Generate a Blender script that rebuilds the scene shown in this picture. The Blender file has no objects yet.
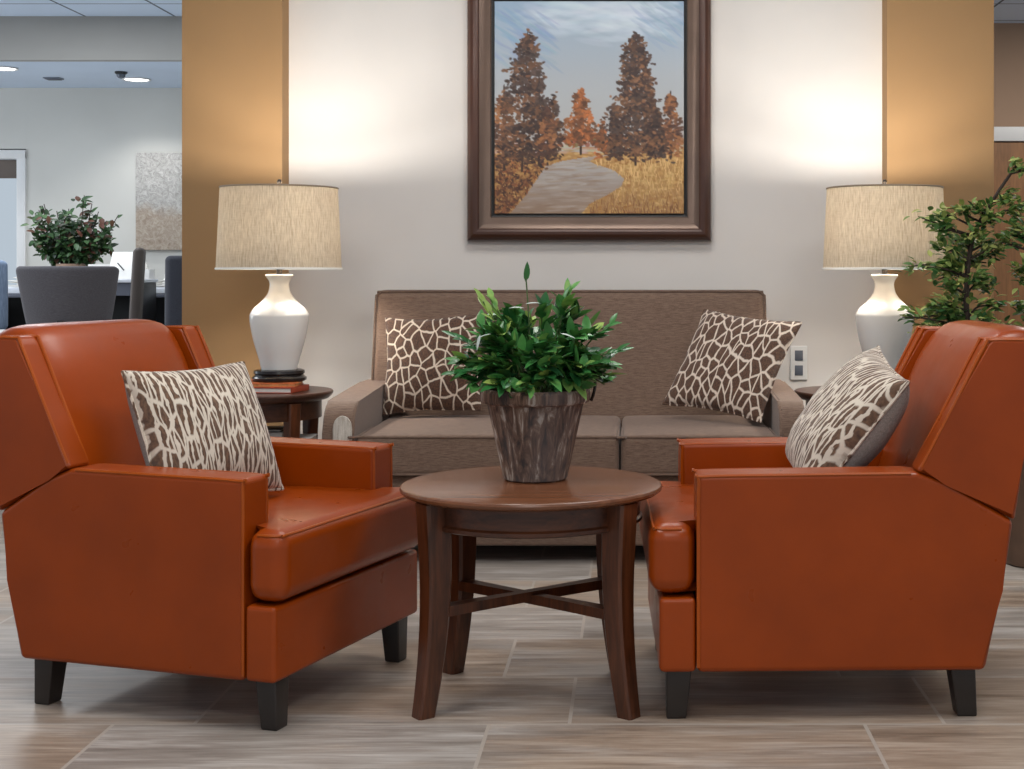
import bpy, bmesh, math, random
import numpy as np
from mathutils import Vector, Matrix, Quaternion, noise as mnoise

random.seed(7)
PI = math.pi
SC = bpy.context.scene
COL = SC.collection

# ------------------------------------------------------------------ colour
def lin(c):
    c /= 255.0
    return c / 12.92 if c <= 0.04045 else ((c + 0.055) / 1.055) ** 2.4

def rgb(r, g, b):
    return (lin(r), lin(g), lin(b), 1.0)

# --------------------------------------------------------------- materials
class Nodes:
    def __init__(self, name):
        self.m = bpy.data.materials.new(name)
        self.m.use_nodes = True
        self.t = self.m.node_tree
        self.b = self.t.nodes['Principled BSDF']
        self.out = self.t.nodes['Material Output']
        self._obj = None
    def n(self, kind, **kw):
        nd = self.t.nodes.new(kind)
        for k, v in kw.items():
            if k in nd.inputs.keys():
                nd.inputs[k].default_value = v
            else:
                setattr(nd, k, v)
        return nd
    def l(self, a, b):
        self.t.links.new(a, b)
    def obj(self, scale=(1, 1, 1), rot=(0, 0, 0), loc=(0, 0, 0), out='Object'):
        if self._obj is None:
            self._obj = self.n('ShaderNodeTexCoord')
        mp = self.n('ShaderNodeMapping')
        mp.inputs['Scale'].default_value = scale
        mp.inputs['Rotation'].default_value = rot
        mp.inputs['Location'].default_value = loc
        self.l(self._obj.outputs[out], mp.inputs['Vector'])
        return mp.outputs['Vector']
    def world_pos(self, scale=(1, 1, 1), loc=(0, 0, 0)):
        g = self.n('ShaderNodeNewGeometry')
        mp = self.n('ShaderNodeMapping')
        mp.inputs['Scale'].default_value = scale
        mp.inputs['Location'].default_value = loc
        self.l(g.outputs['Position'], mp.inputs['Vector'])
        return mp.outputs['Vector']
    def noise(self, vec, scale=5, detail=4, rough=0.55, dist=0.0):
        nd = self.n('ShaderNodeTexNoise')
        nd.inputs['Scale'].default_value = scale
        nd.inputs['Detail'].default_value = detail
        nd.inputs['Roughness'].default_value = rough
        nd.inputs['Distortion'].default_value = dist
        self.l(vec, nd.inputs['Vector'])
        return nd.outputs['Fac']
    def ramp(self, fac, stops, interp='LINEAR'):
        r = self.n('ShaderNodeValToRGB')
        r.color_ramp.interpolation = interp
        el = r.color_ramp.elements
        while len(el) < len(stops):
            el.new(0.5)
        for e, (p, c) in zip(el, stops):
            e.position = p
            e.color = c
        self.l(fac, r.inputs['Fac'])
        return r.outputs['Color']
    def mix(self, fac, a, b, mode='MIX'):
        x = self.n('ShaderNodeMix', data_type='RGBA', blend_type=mode)
        for sock, v in ((x.inputs[0], fac), (x.inputs[6], a), (x.inputs[7], b)):
            if hasattr(v, 'is_output'):
                self.l(v, sock)
            else:
                sock.default_value = v
        return x.outputs[2]
    def math(self, op, a, b=0.0):
        x = self.n('ShaderNodeMath', operation=op)
        for sock, v in ((x.inputs[0], a), (x.inputs[1], b)):
            if hasattr(v, 'is_output'):
                self.l(v, sock)
            else:
                sock.default_value = v
        return x.outputs[0]
    def bump(self, h, strength=0.2, dist=0.01):
        b = self.n('ShaderNodeBump')
        b.inputs['Strength'].default_value = strength
        b.inputs['Distance'].default_value = dist
        self.l(h, b.inputs['Height'])
        self.l(b.outputs['Normal'], self.b.inputs['Normal'])
    def color(self, c):
        if hasattr(c, 'is_output'):
            self.l(c, self.b.inputs['Base Color'])
        else:
            self.b.inputs['Base Color'].default_value = c
    def set(self, **kw):
        for k, v in kw.items():
            self.b.inputs[k.replace('_', ' ')].default_value = v
        return self

def plain(name, c, rough=0.6, metal=0.0, var=0.06, scale=9.0, bump=0.05, spec=0.5):
    """a paint / plastic / metal whose colour varies a little"""
    N = Nodes(name)
    v = N.obj()
    f = N.noise(v, scale, 3)
    lo = tuple(x * (1 - var) for x in c[:3]) + (1,)
    hi = tuple(min(1, x * (1 + var)) for x in c[:3]) + (1,)
    N.color(N.ramp(f, [(0.3, lo), (0.7, hi)]))
    N.set(Roughness=rough, Metallic=metal)
    N.b.inputs['Specular IOR Level'].default_value = spec
    if bump:
        N.bump(N.noise(v, scale * 14, 2), bump, 0.002)
    return N.m

def wood(name, dark, light, axis='z', rough=0.35, sc=1.0, bump=0.08):
    N = Nodes(name)
    s = {'x': (1.2, 14, 14), 'y': (14, 1.2, 14), 'z': (14, 14, 1.2)}[axis]
    v = N.obj(tuple(k * sc for k in s))
    f = N.noise(v, 2.2, 6, 0.62, 0.8)
    g = N.noise(N.obj(tuple(k * sc * 4 for k in s)), 3.0, 3)
    f2 = N.math('ADD', N.math('MULTIPLY', f, 0.7), N.math('MULTIPLY', g, 0.3))
    N.color(N.ramp(f2, [(0.32, dark), (0.52, tuple((a + b) / 2 for a, b in zip(dark, light))), (0.7, light)]))
    N.set(Roughness=rough)
    N.bump(f2, bump, 0.003)
    return N.m

def leather(name, c):
    N = Nodes(name)
    v = N.obj()
    f = N.noise(v, 3.0, 5, 0.6)
    lo = tuple(x * 0.80 for x in c[:3]) + (1,)
    hi = tuple(min(1, x * 1.14) for x in c[:3]) + (1,)
    N.color(N.ramp(f, [(0.3, lo), (0.72, hi)]))
    N.l(N.ramp(N.noise(v, 11, 3), [(0.3, (0.27,) * 3 + (1,)), (0.75, (0.38,) * 3 + (1,))]), N.b.inputs['Roughness'])
    N.b.inputs['Specular IOR Level'].default_value = 0.34
    h = N.math('ADD', N.math('MULTIPLY', N.noise(v, 180, 2), 0.15), N.noise(v, 9, 2))
    N.bump(h, 0.10, 0.004)
    return N.m

def weave(name, c, c2, axis='x', s=1.0, rough=0.9, bump=0.25):
    """slubby woven upholstery, thread running along AXIS"""
    N = Nodes(name)
    sc = {'x': (16, 130, 230), 'z': (90, 90, 6)}[axis]
    f = N.noise(N.obj(tuple(k * s for k in sc)), 2.0, 3, 0.6)
    g = N.noise(N.obj((70 * s, 70 * s, 70 * s)), 4.0, 2)
    h = N.math('ADD', N.math('MULTIPLY', f, 0.75), N.math('MULTIPLY', g, 0.25))
    N.color(N.ramp(h, [(0.34, c), (0.66, c2)]))
    N.set(Roughness=rough)
    N.b.inputs['Specular IOR Level'].default_value = 0.2
    N.b.inputs['Sheen Weight'].default_value = 0.15
    N.bump(h, bump, 0.003)
    return N.m

def animal_print(name, scale, stretch, brown, brown2, cream, width=(0.05, 0.11), warp=0.10, rot=0.0, strands=0.0):
    """cream network round brown patches, in the plane of the pillow"""
    N = Nodes(name)
    v = N.obj((stretch[0], stretch[1], 0.02), (0, 0, rot))
    nz = N.n('ShaderNodeTexNoise')
    nz.inputs['Scale'].default_value = 7
    nz.inputs['Detail'].default_value = 3
    N.l(v, nz.inputs['Vector'])
    sub = N.n('ShaderNodeVectorMath', operation='MULTIPLY_ADD')
    N.l(nz.outputs['Color'], sub.inputs[0])
    sub.inputs[1].default_value = (warp, warp, 0)
    N.l(v, sub.inputs[2])
    vo = N.n('ShaderNodeTexVoronoi', feature='DISTANCE_TO_EDGE', voronoi_dimensions='2D')
    vo.inputs['Scale'].default_value = scale
    N.l(sub.outputs[0], vo.inputs['Vector'])
    fibre = N.noise(N.obj((60 * stretch[0], 60 * stretch[1], 1), (0, 0, rot)), 3, 3)
    d = N.math('ADD', vo.outputs['Distance'], N.math('MULTIPLY', N.math('SUBTRACT', fibre, 0.5), 0.08))
    pat = N.ramp(fibre, [(0.3, brown), (0.75, brown2)])
    col = N.ramp(d, [(width[0], (1, 1, 1, 1)), (width[1], (0, 0, 0, 1))])
    if strands:
        # long forking strands over the network
        wv = N.n('ShaderNodeTexWave', wave_type='BANDS', bands_direction='X', wave_profile='SIN')
        wv.inputs['Scale'].default_value = strands
        wv.inputs['Distortion'].default_value = 7.0
        wv.inputs['Detail'].default_value = 3.0
        wv.inputs['Detail Scale'].default_value = 1.6
        wv.inputs['Detail Roughness'].default_value = 0.62
        N.l(N.obj((1.0, 0.30, 0.02), (0, 0, rot * 0.6)), wv.inputs['Vector'])
        ws = N.ramp(N.math('ADD', wv.outputs['Fac'], N.math('MULTIPLY', N.math('SUBTRACT', fibre, 0.5), 0.5)), [(0.70, (0, 0, 0, 1)), (0.86, (1, 1, 1, 1))])
        col = N.mix(1.0, col, ws, 'LIGHTEN')
    N.color(N.mix(col, pat, cream))
    N.set(Roughness=0.85)
    N.b.inputs['Sheen Weight'].default_value = 0.2
    N.bump(N.math('ADD', fibre, N.math('MULTIPLY', d, 2)), 0.3, 0.004)
    return N.m

def leafmat(name, stops, rough=0.35, trans=0.12):
    N = Nodes(name)
    a = N.n('ShaderNodeAttribute', attribute_name='tone')
    v = N.obj()
    f = N.noise(v, 45, 2)
    k = N.math('ADD', a.outputs['Fac'], N.math('MULTIPLY', N.math('SUBTRACT', f, 0.5), 0.35))
    N.color(N.ramp(k, stops))
    N.set(Roughness=rough)
    N.b.inputs['Specular IOR Level'].default_value = 0.5
    tr = N.n('ShaderNodeBsdfTranslucent')
    tr.inputs['Color'].default_value = (0.10, 0.22, 0.04, 1)
    mx = N.n('ShaderNodeMixShader')
    mx.inputs[0].default_value = trans
    N.l(N.b.outputs[0], mx.inputs[1])
    N.l(tr.outputs[0], mx.inputs[2])
    N.l(mx.outputs[0], N.out.inputs['Surface'])
    return N.m

def emitter(name, c, s):
    N = Nodes(name)
    N.color(c)
    N.b.inputs['Emission Color'].default_value = c
    N.b.inputs['Emission Strength'].default_value = s
    return N.m

M = {}
M['leather'] = leather('orange_leather', rgb(144, 57, 2))
M['piping'] = leather('orange_leather_piping', rgb(160, 72, 10))
M['dark_leg'] = plain('dark_stained_leg', rgb(40, 34, 31), 0.35)
M['sofa'] = weave('taupe_weave', rgb(92, 72, 61), rgb(130, 108, 93))
M['sofa_pipe'] = weave('taupe_piping', rgb(84, 66, 56), rgb(120, 98, 84))
M['sofa_panel'] = weave('pale_striped_panel', rgb(150, 140, 128), rgb(205, 198, 188), 'z', 1.0)
M['giraffe'] = animal_print('giraffe_print', 25, (1.0, 0.75), rgb(48, 28, 19), rgb(100, 66, 44), rgb(206, 190, 172), (0.04, 0.10), 0.055, 0.3)
M['giraffe_wide'] = animal_print('giraffe_print_stretched', 24, (1.3, 0.7), rgb(52, 32, 22), rgb(104, 70, 48), rgb(208, 192, 176), (0.05, 0.12), 0.06, -0.5)
M['zebra'] = animal_print('zebra_print', 30, (1.5, 0.42), rgb(70, 48, 36), rgb(120, 90, 68), rgb(206, 194, 178), (0.05, 0.11), 0.06, 0.15, 21.0)
M['pillow_grey'] = weave('grey_pillow_back', rgb(128, 122, 116), rgb(160, 154, 147), 'x', 0.8)
M['pillow_brown'] = weave('brown_pillow_back', rgb(62, 44, 34), rgb(84, 62, 48), 'x', 0.8)
M['table_wood'] = wood('walnut_stain', rgb(44, 22, 11), rgb(106, 58, 32), 'z', 0.33)
M['table_top'] = wood('walnut_stain_top', rgb(86, 50, 31), rgb(128, 80, 52), 'x', 0.26, 0.8, 0.03)
M['end_wood'] = wood('dark_walnut', rgb(42, 24, 17), rgb(86, 52, 36), 'x', 0.3, 1.0, 0.03)
M['ceramic'] = plain('white_glazed_ceramic', rgb(226, 224, 220), 0.16, 0, 0.02, 3, 0.0)
M['lamp_base'] = plain('black_lacquer', rgb(30, 24, 22), 0.22, 0, 0.1, 6, 0.0)
M['metal_dark'] = plain('dark_bronze', rgb(52, 46, 42), 0.35, 0.7)
M['pot_soil'] = plain('potting_soil', rgb(52, 38, 28), 0.95, 0, 0.3, 60, 0.5)
M['white_paint'] = plain('white_trim_paint', rgb(222, 222, 222), 0.45, 0, 0.02)
M['outlet'] = plain('white_outlet_plastic', rgb(228, 226, 222), 0.35, 0, 0.02)
M['outlet_slot'] = plain('dark_socket', rgb(92, 96, 106), 0.5)
M['book_cover'] = plain('orange_book_cover', rgb(196, 104, 52), 0.5, 0, 0.25, 30)
M['book_red'] = plain('brick_red_book_cover', rgb(160, 66, 40), 0.5, 0, 0.2, 30)
M['book_dark'] = plain('dark_book_cover', rgb(58, 38, 30), 0.45)
M['paper'] = plain('white_paper', rgb(226, 222, 214), 0.8, 0, 0.04, 40)
M['magazine'] = plain('pale_grey_magazine', rgb(206, 204, 202), 0.5, 0, 0.06, 20)
M['gloss_black'] = plain('black_plastic', rgb(26, 27, 30), 0.4)
M['stem'] = plain('green_stem', rgb(70, 92, 44), 0.6)
M['bark'] = plain('dark_bark', rgb(58, 46, 38), 0.85, 0, 0.3, 40, 0.4)
M['leaf'] = leafmat('glossy_leaf', [(0.0, rgb(16, 52, 28)), (0.42, rgb(44, 108, 54)), (0.75, rgb(92, 154, 82)), (1.0, rgb(164, 188, 96))], 0.28)
M['tree_leaf'] = leafmat('small_tree_leaf', [(0.0, rgb(26, 46, 26)), (0.4, rgb(52, 98, 48)), (0.75, rgb(112, 140, 70)), (1.0, rgb(176, 180, 104))], 0.5)
M['office_leaf'] = leafmat('dark_office_leaf', [(0.0, rgb(24, 28, 26)), (0.35, rgb(40, 70, 38)), (0.7, rgb(84, 116, 74)), (0.86, rgb(84, 50, 44)), (1.0, rgb(104, 60, 50))], 0.5)
M['leaf_glint'] = plain('pale_glint_leaf', rgb(168, 178, 170), 0.5)  # highlight on the foliage, put into a pale leaf colour
M['chair_grey'] = weave('grey_office_fabric', rgb(82, 79, 84), rgb(104, 101, 106), 'x', 1.2)
M['chair_dark'] = weave('charcoal_office_fabric', rgb(52, 54, 62), rgb(72, 74, 84), 'x', 1.2)
M['chair_blue'] = weave('blue_grey_office_fabric', rgb(104, 122, 148), rgb(140, 158, 184), 'z', 1.2)
M['chair_shell'] = plain('pale_blue_grey_plastic', rgb(150, 164, 188), 0.4)
M['chrome'] = plain('chrome', rgb(200, 204, 210), 0.15, 1.0, 0.02)
M['desk_top'] = plain('white_laminate', rgb(214, 218, 226), 0.35, 0, 0.03)
M['desk_grey'] = plain('slate_laminate', rgb(88, 92, 104), 0.5)
M['terracotta'] = plain('pale_clay', rgb(150, 124, 106), 0.8)
M['frosted'] = None

def pot_material():
    N = Nodes('weathered_wood_bucket')
    v = N.obj((15, 15, 1.8))
    f = N.noise(v, 3.2, 6, 0.65, 0.6)
    g = N.noise(N.obj((2, 2, 1.0)), 2.4, 3)
    c = N.ramp(f, [(0.38, rgb(40, 28, 22)), (0.47, rgb(92, 66, 50)), (0.55, rgb(120, 94, 76)), (0.63, rgb(186, 174, 162))])
    N.color(N.mix(N.ramp(g, [(0.42, (0, 0, 0, 1)), (0.66, (0.4,) * 3 + (1,))]), c, rgb(104, 100, 102)))
    N.set(Roughness=0.8)
    N.bump(f, 0.5, 0.006)
    return N.m
M['bucket'] = pot_material()

def shade_material():
    N = Nodes('linen_lampshade')
    f = N.noise(N.obj((260, 260, 22)), 1.0, 3, 0.6)
    g = N.noise(N.obj((22, 22, 300)), 1.0, 2, 0.6)
    h = N.math('ADD', N.math('MULTIPLY', f, 0.82), N.math('MULTIPLY', g, 0.18))
    c = N.ramp(h, [(0.34, rgb(166, 150, 128)), (0.66, rgb(212, 200, 180))])
    N.color(c)
    N.set(Roughness=0.9)
    N.b.inputs['Specular IOR Level'].default_value = 0.1
    tr = N.n('ShaderNodeBsdfTranslucent')
    N.l(N.mix(0.5, c, rgb(236, 228, 214)), tr.inputs['Color'])
    mx = N.n('ShaderNodeMixShader')
    mx.inputs[0].default_value = 0.20
    N.l(N.b.outputs[0], mx.inputs[1])
    N.l(tr.outputs[0], mx.inputs[2])
    N.l(mx.outputs[0], N.out.inputs['Surface'])
    N.bump(h, 0.3, 0.002)
    return N.m
M['shade'] = shade_material()
M['shade_lining'] = plain('white_shade_lining', rgb(240, 238, 232), 0.7, 0, 0.02)
M['shade_trim'] = plain('taupe_shade_trim', rgb(150, 134, 116), 0.8)
M['bulb'] = emitter('warm_bulb', (1.0, 0.86, 0.66, 1), 3.0)

def wall_material(name, c, var=0.03):
    N = Nodes(name)
    v = N.world_pos()
    f = N.noise(v, 2.0, 3)
    lo = tuple(x * (1 - var) for x in c[:3]) + (1,)
    hi = tuple(min(1, x * (1 + var)) for x in c[:3]) + (1,)
    N.color(N.ramp(f, [(0.3, lo), (0.7, hi)]))
    N.set(Roughness=0.75)
    N.b.inputs['Specular IOR Level'].default_value = 0.25
    N.bump(N.noise(v, 160, 2), 0.06, 0.002)
    return N.m
M['wall_white'] = wall_material('greige_wall_paint', rgb(221, 215, 209))
M['wall_tan'] = wall_material('tan_wall_paint', rgb(160, 126, 88))
M['wall_office'] = wall_material('office_wall_paint', rgb(204, 203, 198))
M['wall_taupe'] = wall_material('taupe_wall_paint', rgb(168, 140, 118))
M['soffit'] = wall_material('grey_soffit_paint', rgb(158, 156, 152))
M['ceil_lower'] = wall_material('daylight_tinted_ceiling', rgb(204, 218, 236))  # blue cast of the cool daylight is put into this colour
M['low_wall'] = wall_material('low_wall_paint', rgb(196, 190, 182))

def ceiling_tiles():
    N = Nodes('acoustic_tile_ceiling')
    v = N.world_pos((1, 1, 1), (3.742, -9.28, 0))
    b = N.n('ShaderNodeTexBrick', offset=0.0, squash=1.0)
    b.inputs['Color1'].default_value = rgb(204, 218, 236)  # tile colours also carry the blue of the daylight
    b.inputs['Color2'].default_value = rgb(200, 214, 233)
    b.inputs['Mortar'].default_value = rgb(96, 104, 118)
    b.inputs['Scale'].default_value = 1.0
    b.inputs['Mortar Size'].default_value = 0.009
    b.inputs['Mortar Smooth'].default_value = 0.0
    b.inputs['Brick Width'].default_value = 0.613
    b.inputs['Row Height'].default_value = 0.613
    N.l(v, b.inputs['Vector'])
    N.color(b.outputs['Color'])
    N.set(Roughness=0.9)
    N.bump(N.noise(v, 130, 3), 0.15, 0.003)
    return N.m
M['ceil_tile'] = ceiling_tiles()

def floor_tiles():
    N = Nodes('wood_look_floor_tile')
    v = N.world_pos((1, 1, 1), (0.332, -3.303, 0))
    b = N.n('ShaderNodeTexBrick', offset=0.786, offset_frequency=2, squash=1.0)
    b.inputs['Color1'].default_value = (0.0, 0.0, 0.0, 1)
    b.inputs['Color2'].default_value = (1.0, 1.0, 1.0, 1)
    b.inputs['Mortar'].default_value = (0.5, 0.5, 0.5, 1)
    b.inputs['Scale'].default_value = 1.0
    b.inputs['Mortar Size'].default_value = 0.0045
    b.inputs['Mortar Smooth'].default_value = 0.15
    b.inputs['Brick Width'].default_value = 0.872
    b.inputs['Row Height'].default_value = 0.384
    N.l(v, b.inputs['Vector'])
    tint = N.n('ShaderNodeSeparateColor')
    N.l(b.outputs['Color'], tint.inputs[0])
    # shift the streaks from tile to tile
    off = N.n('ShaderNodeVectorMath', operation='MULTIPLY_ADD')
    N.l(b.outputs['Color'], off.inputs[0])
    off.inputs[1].default_value = (7.0, 5.0, 3.0)
    N.l(v, off.inputs[2])
    mp = N.n('ShaderNodeMapping')
    mp.inputs['Scale'].default_value = (1.1, 9.0, 1)
    N.l(off.outputs[0], mp.inputs['Vector'])
    streak = N.noise(mp.outputs['Vector'], 1.8, 7, 0.62, 0.7)
    mp2 = N.n('ShaderNodeMapping')
    mp2.inputs['Scale'].default_value = (4.0, 60.0, 1)
    N.l(off.outputs[0], mp2.inputs['Vector'])
    fine = N.noise(mp2.outputs['Vector'], 1.6, 4, 0.6)
    mp3 = N.n('ShaderNodeMapping')
    mp3.inputs['Scale'].default_value = (1.0, 3.2, 1)
    N.l(off.outputs[0], mp3.inputs['Vector'])
    patch = N.noise(mp3.outputs['Vector'], 1.5, 4)
    f = N.math('ADD', N.math('MULTIPLY', streak, 0.65), N.math('MULTIPLY', fine, 0.35))
    warm = N.ramp(f, [(0.30, rgb(112, 94, 80)), (0.5, rgb(158, 139, 122)), (0.68, rgb(190, 174, 158))])
    cool = N.ramp(f, [(0.30, rgb(114, 105, 97)), (0.5, rgb(156, 147, 139)), (0.68, rgb(196, 190, 184))])
    k = N.math('ADD', N.math('MULTIPLY', patch, 1.5), N.math('MULTIPLY', tint.outputs[0], 0.5))
    c = N.mix(N.ramp(k, [(0.72, (0, 0, 0, 1)), (1.18, (1, 1, 1, 1))]), warm, cool)
    grout = N.math('GREATER_THAN', b.outputs['Fac'], 0.4)
    N.color(N.mix(grout, c, rgb(176, 166, 156)))
    N.l(N.ramp(f, [(0.3, (0.30,) * 3 + (1,)), (0.7, (0.44,) * 3 + (1,))]), N.b.inputs['Roughness'])
    N.bump(N.math('SUBTRACT', f, N.math('MULTIPLY', b.outputs['Fac'], 1.0)), 0.12, 0.003)
    return N.m
M['floor'] = floor_tiles()
M['door_wood'] = wood('oak_veneer', rgb(110, 74, 42), rgb(156, 108, 64), 'z', 0.45, 0.7, 0.05)

def glass():
    N = Nodes('door_glass')
    N.color((0.95, 0.98, 1.0, 1))
    N.set(Roughness=0.02, IOR=1.1)
    N.b.inputs['Transmission Weight'].default_value = 1.0
    return N.m
M['glass'] = glass()
M['downlight'] = emitter('downlight_lens', (1.0, 0.98, 0.94, 1), 6.0)

# ----------------------------------------------------------- mesh helpers
def make(name, bm, mat, parent=None, smooth=35, wn=False):
    me = bpy.data.meshes.new(name)
    bmesh.ops.recalc_face_normals(bm, faces=bm.faces)
    bm.to_mesh(me)
    bm.free()
    for m in (mat if isinstance(mat, (list, tuple)) else [mat]):
        me.materials.append(m)
    if smooth:
        me.polygons.foreach_set('use_smooth', [True] * len(me.polygons))
        me.set_sharp_from_angle(angle=math.radians(smooth))
    o = bpy.data.objects.new(name, me)
    COL.objects.link(o)
    if parent is not None:
        o.parent = parent
    if wn:
        w = o.modifiers.new('normals', 'WEIGHTED_NORMAL')
        w.keep_sharp = True
    return o

def thing(name, label, cat, loc=(0, 0, 0), rz=0.0, group=None):
    o = bpy.data.objects.new(name, None)
    o.empty_display_size = 0.1
    COL.objects.link(o)
    o.location = loc
    o.rotation_euler = (0, 0, rz)
    return tag(o, label, cat, group)

def tag(o, label, cat, group=None):
    o['label'] = label
    o['category'] = cat
    if group:
        o['group'] = group
    return o

def dup(root, loc, rz=None, label=None, group=None):
    r = root.copy()
    COL.objects.link(r)
    r.location = loc
    if rz is not None:
        r.rotation_euler = (0, 0, rz)
    if label:
        r['label'] = label
    if group:
        r['group'] = group
    for ch in list(root.children):
        c = ch.copy()
        COL.objects.link(c)
        c.parent = r
        for g in list(ch.children):
            d = g.copy()
            COL.objects.link(d)
            d.parent = c
    return r

def structure(o):
    o['kind'] = 'structure'
    return o

def rbox(bm, c, s, r, seg=3, div=(1, 1, 1), fn=None):
    """rounded box: centre c, full size s, corner radius r; FN bends each vertex (local unit coords given)"""
    hs = [x / 2 for x in s]
    r = min([r] + [h * 0.98 for h in hs])
    axes = []
    for a in range(3):
        inn = hs[a] - r
        pos = [inn + r * math.tan(k / seg * PI / 4) for k in range(seg + 1)]
        mid = [-inn + 2 * inn * k / div[a] for k in range(1, div[a])]
        axes.append([-p for p in reversed(pos)] + mid + pos)
    verts = {}
    def V(i, j, k):
        key = (i, j, k)
        if key in verts:
            return verts[key]
        p = Vector((axes[0][i], axes[1][j], axes[2][k]))
        q = Vector([max(-(hs[a] - r), min(hs[a] - r, p[a])) for a in range(3)])
        d = p - q
        if d.length > 1e-9:
            p = q + d.normalized() * r
        if fn:
            p = Vector(fn(p, p.x / hs[0], p.y / hs[1], p.z / hs[2]))
        verts[key] = bm.verts.new(p + Vector(c))
        return verts[key]
    n = [len(a) - 1 for a in axes]
    for (a, b, f) in ((0, 1, 2), (1, 2, 0), (2, 0, 1)):
        for side in (0, n[f]):
            for i in range(n[a]):
                for j in range(n[b]):
                    q = []
                    for (di, dj) in ((0, 0), (1, 0), (1, 1), (0, 1)):
                        idx = [0, 0, 0]
                        idx[a], idx[b], idx[f] = i + di, j + dj, side
                        q.append(V(*idx))
                    try:
                        bm.faces.new(q if side else q[::-1])
                    except ValueError:
                        pass
    return verts

def box(bm, lo, hi, r=0.003, seg=1):
    rbox(bm, [(a + b) / 2 for a, b in zip(lo, hi)], [b - a for a, b in zip(lo, hi)], r, seg)

def prism(bm, pts, y0, y1, bevel=0.0, seg=3, plane='xz'):
    """polygon in a plane, extruded along the third axis, edges rounded"""
    def mk(p, t):
        return {'xz': (p[0], t, p[1]), 'xy': (p[0], p[1], t), 'yz': (t, p[0], p[1])}[plane]
    tmp = bmesh.new()
    a = [tmp.verts.new(mk(p, y0)) for p in pts]
    b = [tmp.verts.new(mk(p, y1)) for p in pts]
    tmp.faces.new(a[::-1])
    tmp.faces.new(b)
    n = len(pts)
    for i in range(n):
        tmp.faces.new((a[i], a[(i + 1) % n], b[(i + 1) % n], b[i]))
    if bevel:
        bmesh.ops.bevel(tmp, geom=list(tmp.edges), offset=bevel, segments=seg, profile=0.5, affect='EDGES', clamp_overlap=True)
    merge(bm, tmp)

def merge(bm, other, mat=None):
    other.verts.index_update()
    vm = [bm.verts.new(mat @ v.co if mat else v.co) for v in other.verts]
    for f in other.faces:
        try:
            nf = bm.faces.new([vm[v.index] for v in f.verts])
            nf.material_index = f.material_index
        except ValueError:
            pass
    other.free()

def tube(bm, pts, r, seg=8, closed=False, cap=True):
    pts = [Vector(p) for p in pts]
    n = len(pts)
    rad = r if isinstance(r, (list, tuple)) else [r] * n
    rings = []
    prev = None
    for i in range(n):
        if closed:
            t = pts[(i + 1) % n] - pts[(i - 1) % n]
        else:
            t = pts[min(i + 1, n - 1)] - pts[max(i - 1, 0)]
        t.normalize()
        if prev is None:
            up = Vector((0, 0, 1)) if abs(t.z) < 0.9 else Vector((1, 0, 0))
            nx = t.cross(up).normalized()
        else:
            nx = (prev - t * prev.dot(t))
            nx = nx.normalized() if nx.length > 1e-6 else t.orthogonal().normalized()
        prev = nx
        ny = t.cross(nx)
        rings.append([bm.verts.new(pts[i] + (nx * math.cos(2 * PI * k / seg) + ny * math.sin(2 * PI * k / seg)) * rad[i]) for k in range(seg)])
    for i in range(n if closed else n - 1):
        A, B = rings[i], rings[(i + 1) % n]
        for k in range(seg):
            bm.faces.new((A[k], A[(k + 1) % seg], B[(k + 1) % seg], B[k]))
    if cap and not closed:
        bm.faces.new(rings[0][::-1])
        bm.faces.new(rings[-1])

def smooth_path(pts, n=6):
    """Catmull-Rom through pts"""
    P = [Vector(p) for p in pts]
    out = []
    for i in range(len(P) - 1):
        p0, p1, p2, p3 = P[max(i - 1, 0)], P[i], P[i + 1], P[min(i + 2, len(P) - 1)]
        for k in range(n):
            t = k / n
            out.append(0.5 * ((2 * p1) + (p2 - p0) * t + (2 * p0 - 5 * p1 + 4 * p2 - p3) * t * t + (3 * p1 - p0 - 3 * p2 + p3) * t ** 3))
    out.append(P[-1])
    return out

def lathe(bm, prof, seg=48, c=(0, 0, 0), closed=False):
    rings = []
    for (r, z) in prof:
        if r < 1e-5:
            rings.append([bm.verts.new((c[0], c[1], c[2] + z))])
        else:
            rings.append([bm.verts.new((c[0] + r * math.cos(2 * PI * k / seg), c[1] + r * math.sin(2 * PI * k / seg), c[2] + z)) for k in range(seg)])
    m = len(rings)
    for i in range(m if closed else m - 1):
        A, B = rings[i], rings[(i + 1) % m]
        for k in range(seg):
            a, b = A[k % len(A)], A[(k + 1) % len(A)]
            d, e = B[k % len(B)], B[(k + 1) % len(B)]
            q = []
            for v in (a, b, e, d):
                if v not in q:
                    q.append(v)
            if len(q) > 2:
                bm.faces.new(q)
    if not closed:
        for R, rev in ((rings[0], True), (rings[-1], False)):
            if len(R) > 2:
                bm.faces.new(R[::-1] if rev else R)

def bez(pts, n=10):
    return [(p.x, p.y) for p in smooth_path([(a, b, 0) for a, b in pts], n)]

# ============================================================ THE SETTING
def slab(name, lo, hi, mat, parent=None):
    bm = bmesh.new()
    box(bm, lo, hi, 0.001, 1)
    return make(name, bm, mat, parent, 0)

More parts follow.
